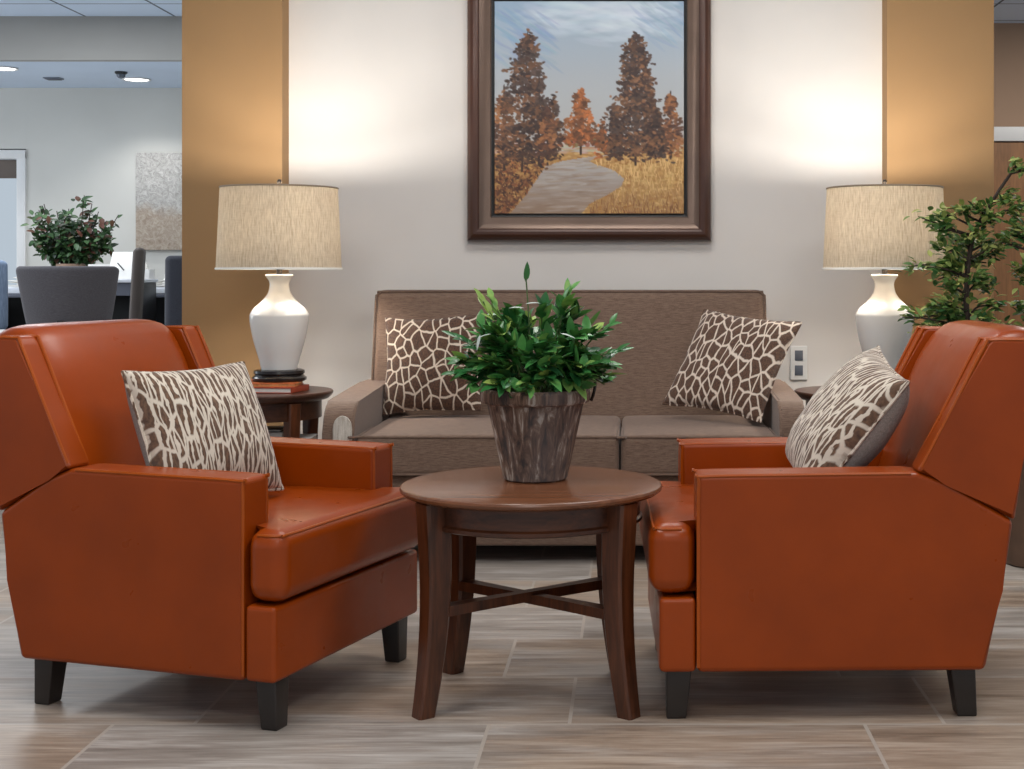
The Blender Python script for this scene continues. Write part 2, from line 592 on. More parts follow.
structure(slab('floor', (-8, -2.5, -0.1), (6, 12, 0.0), M['floor']))
structure(slab('wall_back', (-1.70, 6.30, 0), (1.30, 6.62, 2.8), M['wall_white']))
structure(slab('wall_pillar_left', (-1.956, 6.18, 0), (-1.52, 6.62, 2.8), M['wall_tan']))
structure(slab('wall_pillar_right', (1.108, 6.18, 0), (1.573, 6.62, 2.8), M['wall_tan']))
bm = bmesh.new()
for (x0, x1, z0, z1) in ((-7.2, -5.95, 0, 2.8), (-5.95, -4.77, 2.02, 2.8), (-4.77, -1.8, 0, 2.8)):
    box(bm, (x0, 11.2, z0), (x1, 11.35, z1), 0.0005)
structure(make('wall_far', bm, M['wall_office'], None, 0))
structure(slab('wall_office_side', (-1.95, 6.62, 0), (-1.8, 11.2, 2.8), M['wall_office']))
structure(slab('wall_low', (-6.5, 6.24, 0), (-1.956, 6.40, 0.755), M['low_wall']))
bm = bmesh.new()
box(bm, (-6.5, 6.20, 0.755), (-1.957, 6.44, 0.79), 0.008, 2)
structure(make('trim_1', bm, M['white_paint']))
structure(slab('wall_corridor', (1.3, 10.0, 0), (6, 10.15, 2.8), M['wall_taupe']))
structure(slab('ceiling', (-8, -2.5, 2.8), (6, 9.73, 2.9), M['ceil_tile']))
structure(slab('ceiling_corridor', (-1.8, 9.73, 2.8), (6, 12, 2.9), M['ceil_tile']))
structure(slab('wall_soffit', (-8, 9.73, 2.5), (-1.8, 9.80, 2.9), M['soffit']))
structure(slab('ceiling_lower', (-8, 9.80, 2.5), (-1.8, 11.2, 2.6), M['ceil_lower']))
# baseboards
for i, (lo, hi) in enumerate((((-1.52, 6.285, 0), (1.108, 6.30, 0.10)), ((-1.956, 6.165, 0), (-1.52, 6.18, 0.10)), ((1.108, 6.165, 0), (1.573, 6.18, 0.10)))):
    bm = bmesh.new()
    box(bm, lo, hi, 0.004, 1)
    structure(make('baseboard_' + ('back', 'left', 'right')[i], bm, M['white_paint']))

# glazed office door (far left)
d = bpy.data.objects.new('door_1', None)
COL.objects.link(d)
d.location = (-5.35, 11.2, 0)
structure(d)
bm = bmesh.new()
box(bm, (-0.62, -0.02, 0), (-0.55, 0.12, 2.0), 0.004)
box(bm, (0.51, -0.02, 0), (0.58, 0.12, 2.0), 0.004)
box(bm, (-0.62, -0.021, 1.94), (0.58, 0.119, 2.01), 0.004)
make('door_frame', bm, M['white_paint'], d)
bm = bmesh.new()
box(bm, (-0.55, 0.05, 0.02), (0.51, 0.056, 1.94), 0.001)
make('glass_pane', bm, M['glass'], d, 12)
bm = bmesh.new()
box(bm, (-0.545, 0.02, 1.79), (0.505, 0.045, 1.935), 0.004)
make('roller_blind', bm, plain('brown_blind', rgb(104, 94, 88), 0.8), d)
bm = bmesh.new()
box(bm, (-0.55, 0.02, 0.0), (0.51, 0.10, 0.9), 0.004)
make('lower_panel', bm, M['white_paint'], d, 12)

# wood door in the corridor (far right)
d2 = bpy.data.objects.new('door_2', None)
COL.objects.link(d2)
d2.location = (3.1, 10.0, 0)
structure(d2)
bm = bmesh.new()
box(bm, (-0.62, -0.05, 0.0), (0.62, -0.005, 1.955), 0.003)
make('door_leaf', bm, M['door_wood'], d2, 12)
bm = bmesh.new()
box(bm, (-0.75, -0.07, 1.965), (0.75, -0.001, 2.065), 0.004)
box(bm, (0.62, -0.069, 0), (0.70, -0.001, 1.965), 0.004)
make('door_frame', bm, M['white_paint'], d2)
bm = bmesh.new()
tube(bm, [(0.5, -0.05, 1.0), (0.5, -0.11, 1.0), (0.38, -0.11, 1.0)], 0.011)
make('door_handle', bm, M['chrome'], d2)

# ================================================================ ARMCHAIR
# local: +x forward, b = -x goes to the rear; width along y
def arm_bm(s):
    bm = bmesh.new()
    y0, y1 = sorted((s * 0.255, s * 0.362))
    pts = [(0.0, 0.118), (0.0, 0.578), (-0.514, 0.584), (-0.585, 0.560), (-0.742, 0.468), (-0.715, 0.305), (-0.675, 0.118)]
    prism(bm, pts, y0, y1, 0.014, 4)
    return bm

def armchair(label):
    t = thing('armchair', label, 'armchair', group='orange leather armchairs')
    L, P = M['leather'], M['piping']
    for s in (-1, 1):
        a = make('arm', arm_bm(s), L, t, wn=True)
        bm = bmesh.new()
        for yy in (0.262, 0.358):
            y = s * yy
            tube(bm, smooth_path([(-0.003, y, 0.13), (-0.003, y, 0.40), (-0.004, y, 0.560), (-0.016, y, 0.5735), (-0.25, y, 0.577), (-0.50, y, 0.5795)], 6), 0.0045, 6)
        make('piping', bm, P, a)
        # wing: stands on the rear slope of the arm
        bm = bmesh.new()
        y0, y1 = sorted((s * 0.288, s * 0.364))
        prism(bm, [(-0.512, 0.5845), (-0.585, 0.561), (-0.744, 0.468), (-0.772, 0.66), (-0.808, 0.892), (-0.690, 0.894), (-0.676, 0.880), (-0.60, 0.735)], y0, y1, 0.010, 4)
        w = make('wing', bm, L, t, wn=True)
        bm = bmesh.new()
        for yy in (0.293, 0.360):
            y = s * yy
            tube(bm, smooth_path([(-0.524, y, 0.594), (-0.60, y, 0.737), (-0.672, y, 0.876), (-0.692, y, 0.891), (-0.80, y, 0.890)], 6), 0.0045, 6)
        make('piping', bm, P, w)
    # rear panel between the wings
    bm = bmesh.new()
    prism(bm, [(-0.60, 0.118), (-0.676, 0.118), (-0.742, 0.468), (-0.802, 0.850), (-0.745, 0.850), (-0.665, 0.50)], -0.292, 0.292, 0.014, 3)
    make('back_panel', bm, L, t, wn=True)
    # plump back cushion, rolling over the top of the back
    bm = bmesh.new()
    def bend(p, u, v, w):
        k = (w + 1) / 2                      # 0 at the foot, 1 at the top
        z = p.z
        puff = 0.024 * max(0, 1 - v ** 6) ** 0.7 * max(0, 1 - (w * 0.96) ** 2) ** 0.6
        x = p.x + (puff if u > 0 else 0)
        # thin at the foot, as deep as the whole back at the top
        if u < 0:
            x -= 0.022 * k ** 2
        else:
            x -= 0.075 * max(0, w - 0.45) ** 2   # rolls back towards the top
        x -= (z + 0.25) * 0.36
        if w > 0.3:
            z += 0.020 * (1 - v ** 10) * (w - 0.3) / 0.7 - 0.02 * abs(u) ** 2 * (w - 0.3)
        return (x, p.y, z)
    rbox(bm, (-0.585, 0, 0.668), (0.125, 0.574, 0.462), 0.024, 5, (4, 18, 18), bend)
    make('back_cushion', bm, L, t, 60)
    # T-shaped seat cushion
    bm = bmesh.new()
    T = [(0.112, -0.364), (0.112, 0.364), (0.003, 0.364), (0.003, 0.252), (-0.46, 0.252), (-0.46, -0.252), (0.003, -0.252), (0.003, -0.364)]
    tmp = bmesh.new()
    prism(tmp, T, 0.298, 0.463, 0.040, 6, 'xy')
    for v in tmp.verts:
        if v.co.z > 0.40:
            u = (v.co.x + 0.16) / 0.30
            w = v.co.y / 0.36
            v.co.z += 0.010 * max(0, 1 - u * u) * max(0, 1 - w * w)
    merge(bm, tmp)
    sc = make('seat_cushion', bm, L, t, wn=True)
    bm = bmesh.new()
    o, z = 0.3525, 0.4515
    tube(bm, smooth_path([(0.035, -o, z), (0.075, -o, z), (0.094, -o + 0.010, z), (0.1005, -o + 0.03, z), (0.1005, -0.1, z), (0.1005, 0.1, z), (0.1005, o - 0.03, z), (0.094, o - 0.010, z), (0.075, o, z), (0.035, o, z)], 6), 0.0038, 6)
    make('piping', bm, P, sc)
    # base
    bm = bmesh.new()
    prism(bm, [(0.088, -0.360), (0.088, 0.360), (0.002, 0.360), (0.002, -0.360)], 0.118, 0.292, 0.012, 3, 'xy')
    make('front_rail', bm, L, t, wn=True)
    bm = bmesh.new()
    box(bm, (-0.64, -0.256, 0.122), (0.003, 0.256, 0.296), 0.005)
    make('seat_deck', bm, L, t)
    # four tapered legs
    for lx, ly in ((0.04, -0.30), (0.04, 0.30), (-0.63, -0.30), (-0.63, 0.30)):
        bm = bmesh.new()
        rake = -0.012 if lx < 0 else 0.006
        def tap(p, u, v, w, lx=lx, rake=rake):
            k = 0.78 + 0.22 * (w + 1) / 2
            return (p.x * k + rake * (1 - w) / 2, p.y * k, p.z)
        rbox(bm, (lx, ly, 0.0595), (0.060, 0.060, 0.119), 0.005, 2, (1, 1, 1), tap)
        make('leg', bm, M['dark_leg'], t)
    return t

ch = armchair('orange leather armchair at left of round table, showing its seat front')
ch.location = (-0.772, 3.576, 0)
ch.scale = (0.92, 1, 1)
ch.rotation_euler = (0, 0, math.radians(-18))
rc = dup(ch, (0.142, 3.665, 0), math.radians(181.5), 'orange leather armchair seen side-on, right of the round table')
rc.scale = (1, 1, 1)

# ============================================================ THROW PILLOWS
def pillow(name, front, back, size, thick, seed, label, centre, w, u, group, pinch=0.07):
    """w: direction of the width, u: up along the pillow; its face is w x u"""
    w = Vector(w).normalized()
    u = Vector(u)
    u = (u - w * u.dot(w)).normalized()
    n = w.cross(u)
    N = 28
    t = thing(name, label, 'pillow', centre, 0, group)
    t.rotation_mode = 'QUATERNION'
    t.rotation_quaternion = Matrix((w, u, n)).transposed().to_quaternion()
    h = size / 2
    def pos(i, j, side):
        a, b = -1 + 2 * i / N, -1 + 2 * j / N
        # spread samples towards the rim
        a, b = math.sin(a * PI / 2), math.sin(b * PI / 2)
        x = a * h * (1 - pinch * (1 - b * b) * abs(a) ** 3)
        y = b * h * (1 - pinch * (1 - a * a) * abs(b) ** 3)
        f = max(0.0, (1 - a ** 2) * (1 - b ** 2)) ** 0.42
        z = thick / 2 * f
        q = Vector((x * 5, y * 5, seed + side * 3))
        wr = mnoise.noise(q) * 0.012 + mnoise.noise(q * 2.7) * 0.006
        z += wr * min(1, f * 2.5)
        rim = mnoise.noise(Vector((x * 9, y * 9, seed))) * 0.006
        return (x + rim * (1 - f), y + rim * (1 - f), side * z)
    for side, mat, nm in ((1, front, 'front_panel'), (-1, back, 'back_panel')):
        bm = bmesh.new()
        V = [[bm.verts.new(pos(i, j, side)) for j in range(N + 1)] for i in range(N + 1)]
        for i in range(N):
            for j in range(N):
                q = (V[i][j], V[i + 1][j], V[i + 1][j + 1], V[i][j + 1])
                bm.faces.new(q if side > 0 else q[::-1])
        me_o = make(nm, bm, mat, t, 0)
        me_o.data.polygons.foreach_set('use_smooth', [True] * len(me_o.data.polygons))
    bm = bmesh.new()
    ring = [pos(i, 0, 0) for i in range(N)] + [pos(N, j, 0) for j in range(N)] + [pos(N - i, N, 0) for i in range(N)] + [pos(0, N - j, 0) for j in range(N)]
    tube(bm, ring, 0.005, 6, closed=True)
    make('seam_edge', bm, front, t)
    return t

G1, G2 = 'striped animal print pillows on the armchairs', 'giraffe print pillows on the sofa'
pillow('throw_pillow', M['zebra'], M['pillow_grey'], 0.36, 0.20, 1.3, 'streaky brown and cream print pillow on the left armchair', (-1.090, 3.622, 0.640), (0.62, 0.78, 0.02), (-0.36, 0.25, 0.90), G1)
pillow('throw_pillow', M['zebra'], M['pillow_grey'], 0.39, 0.19, 5.1, 'streaky print pillow with grey back on the side-on right armchair', (0.548, 3.64, 0.661), (0.02, -0.96, -0.16), (0.58, -0.12, 0.79), G1)
pillow('throw_pillow', M['giraffe'], M['pillow_brown'], 0.39, 0.13, 9.7, 'upright giraffe print pillow at left end of the sofa', (-0.800, 5.69, 0.681), (0.98, -0.10, 0.05), (-0.08, 0.27, 0.95), G2)
pillow('throw_pillow', M['giraffe_wide'], M['pillow_brown'], 0.44, 0.13, 14.2, 'leaning giraffe print pillow at right end of the sofa', (0.387, 5.53, 0.694), (0.80, -0.56, -0.10), (0.46, 0.36, 0.81), G2)

# ==================================================================== SOFA
sf = thing('sofa', 'brown taupe woven sofa against the wall under the painting', 'sofa', (-0.243, 5.10, 0))
bm = bmesh.new()
rbox(bm, (0, 0.43, 0.192), (1.70, 0.83, 0.256), 0.012, 2)
make('base', bm, M['sofa'], sf)
for x0, x1 in ((-0.745, 0.197), (0.203, 0.765)):
    bm = bmesh.new()
    cx = (x0 + x1) / 2
    def crown(p, u, v, w):
        z = p.z + (0.014 * max(0, 1 - u * u) ** 0.5 * max(0, 1 - v * v) ** 0.5 if w > 0 else 0)
        return (p.x, p.y, z)
    rbox(bm, (cx, 0.345, 0.392), (x1 - x0, 0.73, 0.142), 0.022, 4, (12, 10, 2), crown)
    c = make('seat_cushion', bm, M['sofa'], sf, 60)
    bm = bmesh.new()
    for z in (0.459, 0.326):
        tube(bm, smooth_path([(x0 + 0.004, 0.3, z), (x0 + 0.004, 0.0, z), (x0 + 0.012, -0.013, z), (cx, -0.017, z), (x1 - 0.012, -0.013, z), (x1 - 0.004, 0.0, z), (x1 - 0.004, 0.3, z)], 6), 0.005, 6)
    make('piping', bm, M['sofa_pipe'], c)
# back: one long inclined slab
bm = bmesh.new()
def lean(p, u, v, w):
    y = p.y + (p.z + 0.29) * 0.265
    if v < 0:
        y -= 0.018 * max(0, 1 - u * u) ** 0.5 * max(0, 1 - w * w) ** 0.5
    return (p.x, y, p.z)
rbox(bm, (-0.015, 0.79, 0.684), (1.64, 0.16, 0.58), 0.034, 4, (16, 2, 10), lean)
bk = make('backrest', bm, M['sofa'], sf, 60)
bm = bmesh.new()
def bp(x, z, front=True):
    return (x, 0.79 + (-0.074 if front else 0.074) + (z - 0.684 + 0.29) * 0.265, z)
tube(bm, smooth_path([bp(-0.829, 0.45), bp(-0.829, 0.70), bp(-0.829, 0.93), bp(-0.824, 0.950), bp(-0.812, 0.962), bp(-0.79, 0.967), bp(-0.4, 0.967), bp(0, 0.967), bp(0.4, 0.967), bp(0.76, 0.967), bp(0.782, 0.962), bp(0.794, 0.950), bp(0.799, 0.93), bp(0.799, 0.70), bp(0.799, 0.45)], 6), 0.006, 6)
make('piping', bm, M['sofa_pipe'], bk)
for s, xi, xo in ((-1, -0.752, -0.868), (1, 0.772, 0.868)):
    bm = bmesh.new()
    x0, x1 = sorted((xi, xo))
    pts = [(-0.005, 0.075), (-0.005, 0.47)] + [(0.095 - 0.10 * math.cos(a), 0.48 + 0.10 * math.sin(a)) for a in [k * PI / 2 / 6 for k in range(1, 7)]] + [(0.40, 0.592), (0.72, 0.602), (0.83, 0.604), (0.83, 0.075)]
    prism(bm, pts, x0, x1, 0.022, 4, 'yz')
    a = make('arm', bm, M['sofa'], sf, wn=True)
    bm = bmesh.new()
    # pale striped inset panel on the arm front, arched top
    w2 = (x1 - x0) / 2 - 0.024
    xc = (x0 + x1) / 2
    if s < 0:
        xc += 0.016
        arch = [(xc - w2, 0.09), (xc + w2, 0.09), (xc + w2, 0.485)] + [(xc + w2 * math.cos(k * PI / 10), 0.49 + 0.045 * math.sin(k * PI / 10)) for k in range(1, 10)] + [(xc - w2, 0.485)]
        prism(bm, arch, -0.0115, 0.0, 0.003, 2)
        make('arm_facing', bm, M['sofa_panel'], a)['label'] = 'pale striped arm facing'
    else:
        tube(bm, [(x0 + 0.012, -0.006, 0.10), (x0 + 0.012, -0.006, 0.47), (x0 + 0.012, 0.03, 0.553), (x0 + 0.012, 0.12, 0.580), (x0 + 0.012, 0.6, 0.594)], 0.004, 6)
        make('piping', bm, M['sofa_pipe'], a)
for lx, ly in ((-0.80, 0.08), (0.80, 0.08), (-0.80, 0.78), (0.80, 0.78)):
    bm = bmesh.new()
    rbox(bm, (lx, ly, 0.033), (0.06, 0.06, 0.066), 0.005, 2)
    make('leg', bm, M['dark_leg'], sf)

# ============================================================ COFFEE TABLE
def sabre_leg(x, y, ztop, h, side, flare):
    """square leg set diagonally at (x, y), curving outwards to its foot"""
    d = Vector((x, y, 0)).normalized()
    e = Vector((-d.y, d.x, 0))
    bm = bmesh.new()
    rings = []
    for k in range(13):
        s = k / 12
        z = ztop - s * h
        o = flare * s ** 2.4 - 0.010 * math.sin(s * PI)
        wd = side * (1.0 - 0.34 * s ** 1.3)
        c = Vector((x, y, z)) + d * o
        r = wd / 2
        q = r * 0.22
        ring = []
        for (a, b) in ((r, r - q), (r - q, r), (-(r - q), r), (-r, r - q), (-r, -(r - q)), (-(r - q), -r), (r - q, -r), (r, -(r - q))):
            ring.append(bm.verts.new(c + d * a + e * b))
        rings.append(ring)
    for A, B in zip(rings, rings[1:]):
        for k in range(8):
            bm.faces.new((A[k], A[(k + 1) % 8], B[(k + 1) % 8], B[k]))
    bm.faces.new(rings[0])
    bm.faces.new(rings[-1][::-1])
    return bm

ct = thing('coffee_table', 'round walnut coffee table between the two orange armchairs', 'table', (-0.250, 3.545, 0))
bm = bmesh.new()
lathe(bm, [(0, 0.503), (0.300, 0.503), (0.316, 0.505), (0.324, 0.511), (0.3255, 0.517), (0.323, 0.522), (0.317, 0.525), (0, 0.525)], 72)
make('tabletop', bm, M['table_top'], ct, 30)
bm = bmesh.new()
lathe(bm, [(0.252, 0.502), (0.270, 0.502), (0.270, 0.452), (0.276, 0.447), (0.276, 0.439), (0.269, 0.435), (0.252, 0.435)], 72, closed=True)
make('apron', bm, wood('walnut_stain_apron', rgb(48, 24, 13), rgb(98, 54, 30), 'x', 0.35), ct, 30)
for sx in (-1, 1):
    for sy in (-1, 1):
        make('leg', sabre_leg(sx * (0.222 if sy < 0 else 0.200), sy * 0.172, 0.5025, 0.5025, 0.066, 0.026), M['table_wood'], ct, 30)
for k, zz in ((1, 0.245), (-1, 0.238)):
    bm = bmesh.new()
    a, b = Vector((-0.205, -0.165 * k, zz)), Vector((0.205, 0.165 * k, zz))
    e = Vector((b.y - a.y, a.x - b.x, 0)).normalized() * 0.014
    rings = []
    for i in range(9):
        s = i / 8
        p = a.lerp(b, s)
        wdt = 1.0 + 0.5 * abs(2 * s - 1) ** 2
        rings.append([bm.verts.new(p + e * wdt * q + Vector((0, 0, zq))) for q, zq in ((1, 0.012), (-1, 0.012), (-1, -0.012), (1, -0.012))])
    for A, B in zip(rings, rings[1:]):
        for i in range(4):
            bm.faces.new((A[i], A[(i + 1) % 4], B[(i + 1) % 4], B[i]))
    bm.faces.new(rings[0]); bm.faces.new(rings[-1][::-1])
    make('stretcher', bm, M['table_wood'], ct, 30)

# ================================================================= PLANTS
def leaf(bm, tone_layer, base, direction, up, length, width, droop, tone, fold=0.25, n=5):
    d = direction.normalized()
    s = d.cross(up)
    if s.length < 1e-4:
        s = d.orthogonal()
    s.normalize()
    nn = s.cross(d).normalized()
    mids, ls, rs = [], [], []
    for i in range(n + 1):
        t = i / n
        w = width / 2 * math.sin(PI * min(1.0, t * 0.94 + 0.04)) ** 0.75 * (1 - 0.35 * t)
        p = base + d * (length * t) + nn * (-droop * length * t * t)
        mids.append(bm.verts.new(p))
        if 0 < i < n:
            ls.append(bm.verts.new(p + s * w + nn * w * fold))
            rs.append(bm.verts.new(p - s * w + nn * w * fold))
        else:
            ls.append(mids[-1]); rs.append(mids[-1])
    for i in range(n):
        for side, S in ((1, ls), (-1, rs)):
            q = []
            for v in ((mids[i], mids[i + 1], S[i + 1], S[i]) if side > 0 else (mids[i], S[i], S[i + 1], mids[i + 1])):
                if v not in q:
                    q.append(v)
            if len(q) > 2:
                f = bm.faces.new(q)
                for lp in f.loops:
                    lp[tone_layer] = (tone, tone, tone, 1)

def make_leaves(name, bm, mat, parent):
    me = bpy.data.meshes.new(name)
    bm.to_mesh(me)
    bm.free()
    me.materials.append(mat)
    me.polygons.foreach_set('use_smooth', [True] * len(me.polygons))
    o = bpy.data.objects.new(name, me)
    COL.objects.link(o)
    o.parent = parent
    return o

# --- green plant in the weathered bucket
R = random.Random(21)
pp = thing('potted_plant', 'leafy green plant in a weathered grey brown wooden pot on the coffee table', 'plant', (-0.245, 3.605, 0.5255))
bm = bmesh.new()
lathe(bm, [(0, 0.0), (0.074, 0.0), (0.080, 0.004), (0.0835, 0.02), (0.091, 0.055), (0.0985, 0.09), (0.106, 0.125), (0.1135, 0.16), (0.121, 0.192), (0.135, 0.196), (0.139, 0.203), (0.139, 0.222), (0.134, 0.230), (0.124, 0.230), (0.121, 0.222), (0.113, 0.18), (0, 0.18)], 64)
for v in bm.verts:                                    # split staves: ridges run down the bucket
    ang = math.atan2(v.co.y, v.co.x)
    if 0.004 < v.co.z < 0.194 and v.co.xy.length > 0.05:
        k = 1 + 0.022 * mnoise.noise(Vector((math.cos(ang) * 5, math.sin(ang) * 5, v.co.z * 2))) + 0.008 * math.sin(ang * 16)
        v.co.x *= k
        v.co.y *= k
pot = make('pot', bm, M['bucket'], pp, 30)
bm = bmesh.new()
lathe(bm, [(0, 0.190), (0.06, 0.200), (0.114, 0.195), (0.112, 0.181), (0, 0.181)], 32)
make('soil', bm, M['pot_soil'], pp)
# dark wire handle on the right of the rim
bm = bmesh.new()
tube(bm, smooth_path([(0.1415, -0.02, 0.20), (0.150, -0.02, 0.225), (0.152, -0.012, 0.255), (0.146, 0.0, 0.285), (0.125, 0.01, 0.298), (0.10, 0.02, 0.30)], 5), 0.0045, 6)
make('pot_handle', bm, M['metal_dark'], pot)
bm = bmesh.new()
lay = bm.loops.layers.float_color.new('tone')
stem = bmesh.new()
tips = []
for i in range(62):
    az = R.uniform(0, 2 * PI)
    el = R.uniform(0.05, 1.0) ** 0.8
    th = math.radians(8 + 84 * el)
    ln = R.uniform(0.72, 1.0)
    tip = Vector((0.205 * math.sin(th) * math.cos(az) * ln, 0.18 * math.sin(th) * math.sin(az) * ln, 0.235 + 0.225 * math.cos(th) * ln))
    base = Vector((0.07 * math.cos(az) * R.random(), 0.07 * math.sin(az) * R.random(), 0.195))
    mid = base.lerp(tip, 0.5) + Vector((0, 0, 0.045))
    path = smooth_path([base, mid, tip], 6)
    tube(stem, path, 0.0022, 5)
    for k in range(18):
        s = R.uniform(0.3, 1.0)
        p = path[int(s * (len(path) - 1))]
        out = Vector((p.x * 2.2, p.y * 2.2, max(0, p.z - 0.25) * 1.6)).normalized() if p.length > 0 else Vector((0, 0, 1))
        dr = (out + Vector((R.uniform(-1, 1), R.uniform(-1, 1), R.uniform(-0.55, 0.8))) * 0.95).normalized()
        upv = (Vector((0, 0, 1)) + Vector((R.uniform(-.6, .6), R.uniform(-.6, .6), 0))).normalized()
        tone = min(1, max(0, R.gauss(0.5, 0.26)))
        leaf(bm, lay, p, dr, upv, R.uniform(0.036, 0.066), R.uniform(0.024, 0.038), R.uniform(0.0, 0.4), tone)
# the sprigs that stick out of the crown
for tip, tone in (((-0.025, 0.0, 0.525), 0.35), ((0.085, 0.0, 0.475), 0.8), ((-0.11, 0.0, 0.455), 0.85), ((-0.13, -0.02, 0.45), 0.95), ((0.19, -0.03, 0.39), 0.55), ((0.215, -0.02, 0.325), 0.5), ((0.19, -0.05, 0.292), 0.55), ((-0.20, -0.02, 0.36), 0.3), ((-0.20, -0.05, 0.27), 0.4)):
    tip = Vector(tip)
    base = Vector((tip.x * 0.3, tip.y, 0.21))
    path = smooth_path([base, base.lerp(tip, 0.55) + Vector((0, 0, 0.03)), tip], 6)
    tube(stem, path, 0.002, 5)
    dr = (path[-1] - path[-3]).normalized()
    if tip.z > 0.5:
        leaf(bm, lay, tip - Vector((0, 0, 0.025)), Vector((0.12, -0.1, 1)), Vector((0.7, -1, 0)), 0.052, 0.022, 0.05, tone)
    else:
        for k in range(6):
            leaf(bm, lay, tip - dr * 0.02 * k * 0.6, (dr + Vector((R.uniform(-.5, .5), R.uniform(-.5, .5), R.uniform(-.3, .5)))).normalized(), Vector((0, -0.5, 1)), R.uniform(0.035, 0.05), 0.02, 0.15, tone)
make('stems', stem, M['stem'], pp)
make_leaves('foliage', bm, M['leaf'], pp)
# a few pale leaves painted in as glints of light on the foliage
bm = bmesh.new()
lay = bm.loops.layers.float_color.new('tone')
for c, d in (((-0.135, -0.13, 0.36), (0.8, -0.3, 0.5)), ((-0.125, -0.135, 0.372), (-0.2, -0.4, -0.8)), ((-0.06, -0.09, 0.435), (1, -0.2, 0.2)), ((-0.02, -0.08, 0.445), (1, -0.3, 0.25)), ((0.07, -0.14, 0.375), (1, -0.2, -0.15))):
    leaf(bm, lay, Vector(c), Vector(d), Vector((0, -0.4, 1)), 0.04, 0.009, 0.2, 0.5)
make_leaves('glint_leaves', bm, M['leaf_glint'], pp)['label'] = 'pale leaves painted as glints'

# --- small-leaved tree behind the right armchair
R = random.Random(5)
tr = thing('potted_tree', 'small leaved potted tree behind the right armchair, beside the lamp', 'plant', (1.45, 5.12, 0))
bm = bmesh.new()
lathe(bm, [(0, 0.0), (0.10, 0.0), (0.108, 0.006), (0.150, 0.40), (0.160, 0.405), (0.163, 0.445), (0.158, 0.452), (0.146, 0.452), (0.142, 0.40), (0, 0.40)], 48)
make('pot', bm, plain('brown_glazed_pot', rgb(92, 68, 52), 0.5, 0, 0.2, 12), tr, 30)
bm = bmesh.new()
lathe(bm, [(0, 0.425), (0.08, 0.432), (0.141, 0.42), (0.140, 0.402), (0, 0.402)], 32)
make('soil', bm, M['pot_soil'], tr)
wood_bm, bm = bmesh.new(), bmesh.new()
lay = bm.loops.layers.float_color.new('tone')
T1 = smooth_path([(-0.02, 0, 0.42), (-0.12, 0.0, 0.62), (-0.235, -0.02, 0.82), (-0.25, -0.02, 1.0), (-0.225, -0.02, 1.18), (-0.15, -0.03, 1.32), (-0.075, -0.03, 1.43)], 6)
T2 = smooth_path([(0.03, 0.02, 0.42), (0.06, 0.0, 0.7), (0.02, -0.03, 0.95), (0.0, 0, 1.12), (0.06, 0, 1.27)], 6)
T3 = smooth_path([(0.0, -0.03, 0.42), (0.10, -0.04, 0.70), (0.20, 0.03, 0.95), (0.24, 0.03, 1.2)], 6)
for T in (T1, T2, T3):
    tube(wood_bm, T, [0.014 - 0.009 * i / (len(T) - 1) for i in range(len(T))], 7)
# twigs reach into the crown; leaves sit in sprays on the twigs
ends = []
clusters = [(-0.21, -0.05, 1.30), (-0.12, -0.06, 1.33), (-0.03, 0.0, 1.31), (0.05, -0.05, 1.30), (-0.37, -0.08, 1.24), (-0.44, -0.10, 1.265), (-0.24, -0.08, 1.18), (-0.30, -0.05, 1.10), (-0.43, -0.12, 1.08), (-0.47, -0.08, 1.085), (-0.33, -0.10, 1.02), (-0.26, 0.05, 0.96), (-0.40, -0.08, 0.94), (-0.50, -0.12, 0.905), (-0.47, -0.06, 0.90), (-0.36, 0.0, 0.86), (-0.20, -0.12, 0.90), (-0.14, -0.05, 0.94), (-0.05, -0.10, 0.92), (-0.40, -0.10, 0.77), (-0.45, -0.06, 0.755), (-0.31, -0.12, 0.80), (0.10, -0.05, 1.15), (0.02, -0.10, 1.10), (0.12, 0.05, 1.27), (0.20, -0.05, 1.25), (0.22, 0.06, 1.05), (0.15, -0.1, 0.88), (0.26, 0.0, 0.92), (0.03, 0.1, 0.80), (-0.12, -0.1, 0.73), (0.0, -0.1, 0.70), (0.10, -0.1, 0.68), (0.2, 0.05, 0.75), (-0.07, -0.04, 1.44), (0.08, 0.0, 1.02), (-0.16, 0.06, 1.10), (-0.05, 0.08, 1.22), (0.3, 0.0, 1.15), (-0.27, -0.08, 1.28), (-0.18, -0.08, 1.24), (-0.09, -0.05, 1.27), (-0.22, -0.02, 1.03), (-0.31, -0.05, 0.92), (-0.26, -0.12, 0.86), (-0.42, -0.08, 0.85), (-0.33, -0.08, 0.95), (-0.36, -0.03, 1.15), (-0.11, -0.08, 0.87), (-0.2, -0.08, 0.78)]
for k in range(46):
    clusters.append((R.uniform(-0.36, 0.32), R.uniform(-0.12, 0.10), R.uniform(0.74, 1.30)))
trunk = T1 + T2 + T3
